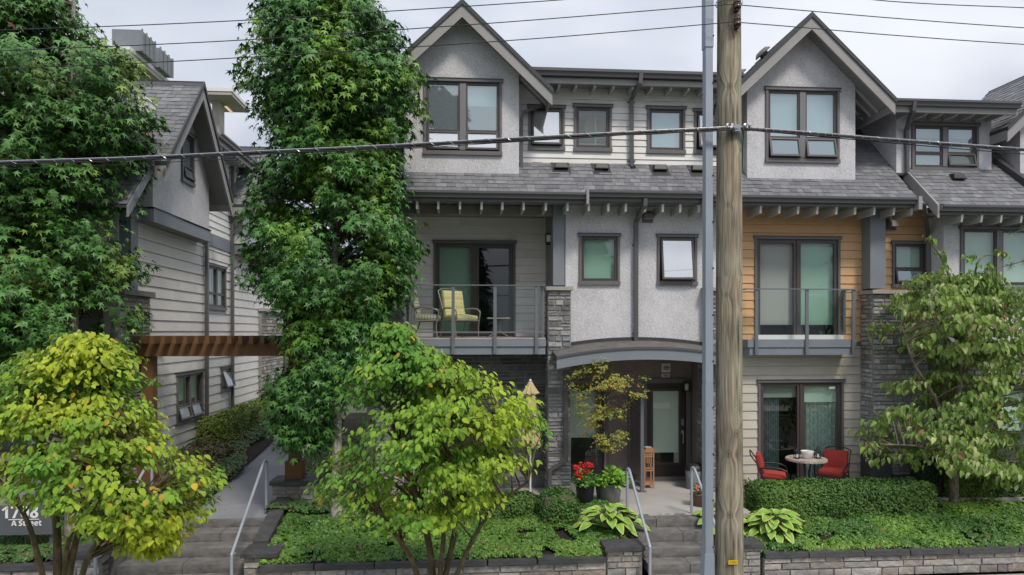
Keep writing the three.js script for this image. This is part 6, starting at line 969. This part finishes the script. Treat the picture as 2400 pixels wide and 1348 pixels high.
pot('brown pot beside the entrance rail, pink flowers in it', PX(1643, 13.6), YP, 13.6, 0.14, 0.17, 0.25, mat(C(0.13, 0.07, 0.05), 0.6));
{ const x = PX(1643, 13.6), g = bushy('flowering_plant', 'pink flowering plant in the brown pot by the entrance rail', x, YP + 0.22, 13.6, 0.2, 0.24, 120, smallLeaf, 0.06, () => [0.12, 0.22, 0.05]); const l = []; for (let i = 0; i < 26; i++) l.push(new THREE.SphereGeometry(0.02, 6, 4).translate(rr(-0.18, 0.16), rr(0.1, 0.27), rr(0, 0.2))); mesh(g, 'flowers', join(l), mat(C(0.7, 0.2, 0.16), 0.6)); }
pot('pale bowl of purple petunias at the patio edge', PX(1757, 14.0), YP, 14.0, 0.1, 0.16, 0.2, mat(C(0.4, 0.39, 0.37), 0.8));
{ const x = PX(1757, 14.0), g = bushy('flowering_plant', 'purple petunias in the pale bowl', x, YP + 0.18, 14.0, 0.3, 0.2, 150, smallLeaf, 0.05, () => [0.1, 0.15, 0.06]); const l = [], l2 = []; for (let i = 0; i < 44; i++) { (rnd() < 0.5 ? l : l2).push(new THREE.SphereGeometry(0.022, 6, 4).scale(1, 0.6, 1).translate(rr(-0.28, 0.28), rr(0.04, 0.2), rr(0, 0.28))); } mesh(g, 'pink_flowers', join(l), mat(C(0.45, 0.12, 0.2), 0.6)); mesh(g, 'violet_flowers', join(l2), mat(C(0.1, 0.03, 0.13), 0.6)); }
{ // grey bin with black lid by the door
  const x = PX(1631, 15.0), t = thing('bin', 'grey round bin with black lid beside the front door', 'bin', [x, YP, -15.1]);
  mesh(t, 'body', lathe([[0, 0], [0.17, 0], [0.2, 0.42], [0, 0.42]], 24), mat(C(0.2, 0.21, 0.23), 0.6)); mesh(t, 'lid', lathe([[0.21, 0.42], [0.215, 0.45], [0.19, 0.52], [0.1, 0.57], [0, 0.58]], 24), M.black);
}
{ // wooden plant stand at the door
  const x = PX(1521, 15.2), D = 15.3, wd = mat(C(0.42, 0.22, 0.11), 0.7, tGrain, 1), t = thing('plant_stand', 'narrow wooden slatted plant stand beside the privacy screen', 'plant stand', [x, YP, -D]), h = PY(1521, 1048, D) - YP;
  for (const sx of [-0.1, 0.1]) for (const sz of [-0.11, 0.11]) mesh(t, 'leg', box(sx - 0.014, sx + 0.014, 0, h - (sx > 0 ? 0.0 : 0.03), sz - 0.014, sz + 0.014), wd);
  [0.12, 0.43, 0.74].forEach((y) => { mesh(t, 'shelf', box(-0.115, 0.115, y, y + 0.02, -0.125, 0.125), wd); mesh(t, 'rail', box(-0.085, 0.085, y - 0.05, y - 0.02, 0.1, 0.12), wd); });
  mesh(t, 'top_rail', hexa([[-0.1, h - 0.1, 0.1], [0.1, h - 0.1, 0.1], [0.1, h - 0.02, 0.1], [-0.1, h - 0.02, 0.1], [-0.1, h - 0.1, 0.13], [0.1, h - 0.1, 0.13], [0.07, h + 0.01, 0.13], [-0.07, h + 0.01, 0.13]]), wd); for (const dx of [-0.045, 0, 0.045]) mesh(t, 'slat', box(dx - 0.012, dx + 0.012, h - 0.34, h - 0.101, 0.1, 0.118), wd);
  for (const [y, c, l] of [[0.45, [0.2, 0.2, 0.2], 'small dark pot on the middle shelf of the plant stand'], [0.76, [0.5, 0.5, 0.48], 'small pale pot on the upper shelf of the plant stand']]) pot(l, x, YP + y, D, 0.05, 0.065, 0.14, mat(C(...c), 0.6));
}
// ------------------------------------------------------------------ patio furniture
{
  const D = 14.45, x = PX(1890, D), t = thing('patio_table', 'round patio table with a tiled pale rim', 'table', [x, YP, -D]), tile = [0.62, 0.5, 0.46, 0.56].map((v) => mat(C(v, v * 0.86, v * 0.74), 0.6, tConc, 2)), R = 0.41;
  mesh(t, 'tabletop', lathe([[0, 0.7], [R - 0.02, 0.7], [R, 0.71], [R, 0.745], [0, 0.745]], 40), mat(C(0.55, 0.47, 0.40), 0.6, tConc, 2));
  for (let i = 0; i < 28; i++) { const a = i / 28 * Math.PI * 2, g = new THREE.BoxGeometry(0.083, 0.012, 0.1).translate(0, 0.752, R - 0.055).rotateY(a); mesh(t, 'rim_tile', g, tile[i % 4]); const e = new THREE.BoxGeometry(0.084, 0.035, 0.01).translate(0, 0.727, R + 0.004).rotateY(a); mesh(t, 'edge_tile', e, tile[(i + 1) % 4]); }
  for (let k = 0; k < 3; k++) { const a = k * 2.09 + 0.5; mesh(t, 'leg', sweep(smoothPath([[Math.cos(a) * 0.1, 0.7, Math.sin(a) * 0.1], [Math.cos(a) * 0.06, 0.35, Math.sin(a) * 0.06], [Math.cos(a) * 0.28, 0.01, Math.sin(a) * 0.28]], 10), 0.018, 8), M.iron); }
  const b = thing('planter_bowl', 'white fluted bowl on the patio table', 'bowl', [x + 0.02, YP + 0.758, -D]); mesh(b, 'bowl', lathe([[0, 0], [0.09, 0], [0.13, 0.13], [0.135, 0.15], [0.12, 0.15], [0.1, 0.1], [0, 0.1]], 24), M.white); mesh(b, 'soil', new THREE.CylinderGeometry(0.11, 0.11, 0.02, 16).translate(0, 0.115, 0), mat(C(0.2, 0.1, 0.05), 1));
  for (const [dx, lab] of [[-0.22, 'small black lantern on the patio table, window frame side'], [0.24, 'small black wire lantern on the patio table, curtain side']]) { const l = thing('lantern', lab, 'lantern', [x + dx, YP + 0.758, -D + 0.02]); mesh(l, 'base', box(-0.05, 0.05, 0, 0.015, -0.05, 0.05), M.black); for (const sx of [-1, 1]) for (const sz of [-1, 1]) mesh(l, 'post', box(sx * 0.042 - 0.006, sx * 0.042 + 0.006, 0.015, 0.15, sz * 0.042 - 0.006, sz * 0.042 + 0.006), M.black); mesh(l, 'roof', new THREE.ConeGeometry(0.075, 0.07, 4).rotateY(Math.PI / 4).translate(0, 0.185, 0), M.black); mesh(l, 'ring', new THREE.TorusGeometry(0.025, 0.004, 6, 14).translate(0, 0.24, 0), M.black); mesh(l, 'candle', new THREE.CylinderGeometry(0.02, 0.02, 0.07, 10).translate(0, 0.051, 0), M.white); }
}
// a cushioned metal garden chair facing +z: frame tubes, seat and back cushions
function cushion(w, h, d, bulge = 0.03) { const g = new THREE.BoxGeometry(w, h, d, 8, 8, 4), p = g.attributes.position; for (let i = 0; i < p.count; i++) { const x = p.getX(i) / (w / 2), y = p.getY(i) / (h / 2), z = p.getZ(i) / (d / 2); const k = (1 - x * x) * (1 - y * y); p.setZ(i, p.getZ(i) + Math.sign(z) * bulge * k * Math.abs(z)); const e = 1 - 0.06 * Math.pow(Math.abs(z), 2); p.setX(i, p.getX(i) * e); p.setY(i, p.getY(i) * e); } g.clearGroups(); g.computeVertexNormals(); return g; }
function gardenChair(name, label, pos, turn, fm, cm, o = {}) {
  const t = thing(name, label, 'chair', pos, turn, o.group), w = o.w ?? 0.27, sh = 0.36, bh = o.bh ?? 0.95, tl = -0.30, r = 0.014;
  for (const s of [-1, 1]) {
    const X = s * w;
    mesh(t, 'front_leg', sweep(smoothPath([[X * 1.05, 0, 0.27], [X * 1.08, 0.25, 0.25], [X * 1.1, 0.5, 0.3], [X * 1.1, 0.57, 0.27]], 10), r, 8), fm);
    mesh(t, 'rear_leg', sweep(smoothPath([[X * 1.02, 0, -0.34], [X, 0.3, -0.2], [X, 0.55, -0.22], [X * 0.98, bh, tl - 0.12]], 12), r, 8), fm);
    mesh(t, 'armrest', sweep(smoothPath([[X, 0.6, -0.22], [X * 1.12, 0.62, -0.05], [X * 1.13, 0.61, 0.15], [X * 1.1, 0.56, 0.29]], 12), r * 1.25, 8), fm);
    mesh(t, 'side_rail', sweep([[X, sh - 0.02, -0.22], [X, sh, 0.27]], r, 8), fm);
  }
  mesh(t, 'top_rail', sweep(smoothPath([[-w * 0.98, bh, tl - 0.12], [-w * 0.5, bh + 0.05, tl - 0.14], [w * 0.5, bh + 0.05, tl - 0.14], [w * 0.98, bh, tl - 0.12]], 12), r, 8), fm);
  mesh(t, 'cross_rail', sweep([[-w, sh, 0.27], [w, sh, 0.27]], r, 8), fm); mesh(t, 'cross_rail', sweep([[-w, sh - 0.02, -0.22], [w, sh - 0.02, -0.22]], r, 8), fm);
  mesh(t, 'seat_cushion', cushion(2 * w - 0.03, 0.5, 0.1).rotateX(-Math.PI / 2 + 0.05).translate(0, sh + 0.065, 0.03), cm);
  const bc = bh - sh - 0.08; mesh(t, 'back_cushion', cushion(2 * w - 0.04, bc, 0.1).translate(0, bc / 2, 0).rotateX(-0.2).translate(0, sh + 0.1, tl + 0.1), cm); return t;
}
const redCloth = mat(C(0.40, 0.045, 0.035), 0.85, tPaint, 2);
gardenChair('patio_chair', 'red cushioned iron chair beside the petunia bowl', [PX(1812, 14.35), YP, -14.4], 1.15, M.iron, redCloth, { bh: 0.85 });
gardenChair('patio_chair', 'red cushioned iron chair beside the dogwood, facing the round table', [PX(1955, 14.55), YP, -14.6], -0.75, M.iron, redCloth, { bh: 0.85 });
{ // slate grey covered box and low screen beyond the chairs
  const D = 14.55, a = rect(2042, 2090, 1062, 1135, D), b = rect(2090, 2138, 1093, 1135, D), dk = mat(C(0.055, 0.06, 0.07), 0.6, tPaint, 0.8), t = thing('patio_storage_box', 'dark slate slatted storage box with a sloping end under the dogwood', 'storage box', [0, 0, 0]);
  mesh(t, 'sloping_end', hexa([[a.x0, YP + 0.25, -D - 0.4], [b.x0, YP, -D - 0.4], [b.x0, a.y1, -D - 0.4], [a.x0, a.y1 - 0.02, -D - 0.4], [a.x0, YP + 0.25, -D], [b.x0, YP, -D], [b.x0, a.y1 - 0.12, -D], [a.x0, a.y1 - 0.02, -D]]), dk);
  for (let i = 0; i < 3; i++) mesh(t, 'slat', box(b.x0 + 0.04, b.x1, YP + i * 0.12, YP + i * 0.12 + 0.112, -D - 0.4, -D + 0.01), dk); mesh(t, 'rim', box(b.x0 + 0.04, b.x1 + 0.01, YP + 0.36, YP + 0.38, -D - 0.4, -D + 0.02), M.barge);
}
{ const D = 14.2, x = PX(2300, D), t = thing('garden_table', 'white round garden table behind the far box hedge', 'table', [x, YP, -D]); mesh(t, 'tabletop', lathe([[0, 0.66], [0.45, 0.66], [0.46, 0.69], [0, 0.7]], 32), M.white); mesh(t, 'pedestal', lathe([[0.24, 0], [0.25, 0.03], [0.05, 0.06], [0.045, 0.66], [0, 0.66]], 20), M.white); }
{ // folded parasol on the terrace
  const D = 14.4, x = PX(1243, D), top = PY(1243, 893, D), t = thing('parasol', 'folded cream parasol below the balcony', 'parasol', [x, YP, -D]), cr = mat(C(0.56, 0.44, 0.25), 0.9, tGrain, 1), H = top - YP;
  const fold = (r0, r1, y0, y1, n = 9, flare = 0) => { const p = [], idx = [], m = 54, k = 8; for (let j = 0; j <= k; j++) for (let i = 0; i <= m; i++) { const a = i / m * Math.PI * 2, f = j / k, r = mix(r0, r1, f) * (1 + 0.22 * Math.cos(a * n) * f); p.push(Math.cos(a) * r, mix(y0, y1, f) + (j === k ? flare * Math.cos(a * n) : 0), Math.sin(a) * r); if (i < m && j < k) { const q = j * (m + 1) + i; idx.push(q, q + 1, q + m + 1, q + m + 1, q + 1, q + m + 2); } } const g = new THREE.BufferGeometry(); g.setAttribute('position', new THREE.Float32BufferAttribute(p, 3)); g.setIndex(idx); g.computeVertexNormals(); g.setAttribute('uv', new THREE.Float32BufferAttribute(p.filter((_, i) => i % 3 < 2), 2)); return g; };
  const pole = mesh(t, 'pole', sweep([[0, 0, 0], [0, H, 0]], 0.02, 10), M.white); mesh(t, 'canopy', fold(0.09, 0.19, H - 0.14, H - 1.35), cr); mesh(t, 'vent_flap', fold(0.035, 0.16, H - 0.01, H - 0.26, 9, 0.02), cr); mesh(t, 'finial', new THREE.SphereGeometry(0.028, 12, 8).translate(0, H + 0.01, 0), M.white); mesh(t, 'base', lathe([[0.25, 0], [0.25, 0.05], [0.05, 0.1], [0, 0.1]], 24), M.iron);
}
{ // balcony chairs and side table
  const pat = (bg, cols, dot) => { const t = canvas(256, 256, (x, w, h) => { x.fillStyle = bg; x.fillRect(0, 0, w, h); for (let j = 0; j < 8; j++) for (let i = 0; i < 8; i++) { x.fillStyle = cols[(i * 3 + j * 5) % cols.length]; x.beginPath(); x.ellipse(i * 32 + (j % 2 ? 16 : 0), j * 32 + 16, dot, dot * 0.8, 0.6, 0, 7); x.fill(); } }); t.wrapS = t.wrapT = THREE.RepeatWrapping; return new THREE.MeshStandardMaterial({ map: t, roughness: 0.9 }); };
  const tan = mat(C(0.30, 0.265, 0.215), 0.5, null, 1, 0, { metalness: 0.2 }), y = yFloor2 + 0.002, d1 = 15.0;
  gardenChair('balcony_chair', 'tan metal balcony chair with a cream patterned cushion', [PX(1078, d1), y, -d1], 0.62, tan, pat('#c9c08a', ['#e6e0c0', '#a79b52', '#d8d2a6'], 9), { w: 0.28, bh: 1.0 });
  gardenChair('balcony_chair', 'tan metal balcony chair with a teal and orange patterned cushion', [PX(1000, d1), y, -d1 + 0.05], 1.45, tan, pat('#c9c3ae', ['#3f7f86', '#b0653c', '#7d8a4a', '#355a6b'], 11), { w: 0.28, bh: 1.0 });
  const x = PX(1168, 15.1), t = thing('side_table', 'small tan metal side table on the balcony', 'table', [x, y, -15.1]); mesh(t, 'tabletop', box(-0.24, 0.24, 0.40, 0.425, -0.22, 0.22), mat(C(0.4, 0.37, 0.32), 0.6)); for (const s of [-1, 1]) for (const q of [-1, 1]) mesh(t, 'leg', sweep(smoothPath([[s * 0.05, 0.4, q * 0.05], [s * 0.04, 0.15, q * 0.04], [s * 0.22, 0.01, q * 0.18]], 8), 0.011, 6), tan);
}
{ // cartons piled inside the second top-floor window
  const r = rect(1365, 1415, 285, 320, D3 + 0.55), cb = mat(C(0.42, 0.28, 0.12), 0.9, tGrain, 1);
  [[0, 0.0, 0.46, 0.24, 0.06], [0.03, 0.245, 0.44, 0.22, -0.05]].forEach(([dx, dy, w, h, tn], i) => { const t = thing('cardboard_box', i ? 'brown carton on top of another inside the top floor window' : 'brown carton under another inside the top floor window', 'box', [(r.x0 + r.x1) / 2 + dx, r.y0 - 0.06 + dy, -D3 - 0.55], tn); mesh(t, 'carton', box(-w / 2, w / 2, 0, h, -0.15, 0.15), cb); mesh(t, 'tape', box(-w / 2 - 0.001, w / 2 + 0.001, h * 0.45, h * 0.55, 0.15, 0.152), M.capLight); });
  const w = rect(1345, 1433, 247, 356, D3), s = thing('shelf_unit', 'pale metal shelf unit carrying cartons inside the top floor window', 'shelf', [(w.x0 + w.x1) / 2, w.y0, -D3 - 0.55]); for (const y of [0.25, r.y0 - 0.085 - w.y0, 0.92]) mesh(s, 'shelf', box(-0.42, 0.42, y, y + 0.024, -0.2, 0.2), M.white); for (const sx of [-0.4, 0.13, 0.4]) mesh(s, 'upright', box(sx - 0.015, sx + 0.015, -0.2, 1.0, 0.201, 0.22), M.white);
}
{ // red and white marker post and low wall at the far end of the path
  const D = 27, x = PX(689, D), t = thing('marker_post', 'red and white striped marker post at the far end of the path', 'post', [x, 0, -D]), red = mat(C(0.5, 0.02, 0.02), 0.5); for (let i = 0; i < 10; i++) mesh(t, 'band', new THREE.CylinderGeometry(0.09, 0.09, 0.33, 12).translate(0, 0.165 + i * 0.33, 0), i % 2 ? red : M.white);
  const w = thing('garden_wall', 'low stone wall with brown shrubs past the end of the path', 'wall', [PX(668, 29), 0, -29]); mesh(w, 'wall', box(-3, 2.2, 0, 2.6, -0.3, 0), mat(C(0.3, 0.29, 0.28), 0.9, tStone, 1, 0.02)); mesh(w, 'coping', box(-3.05, 2.25, 2.6, 2.72, -0.35, 0.06), M.cap);
}
scene.traverse((o) => { if (o.isMesh) { o.castShadow = true; o.receiveShadow = true; } });
renderer.render(scene, camera);
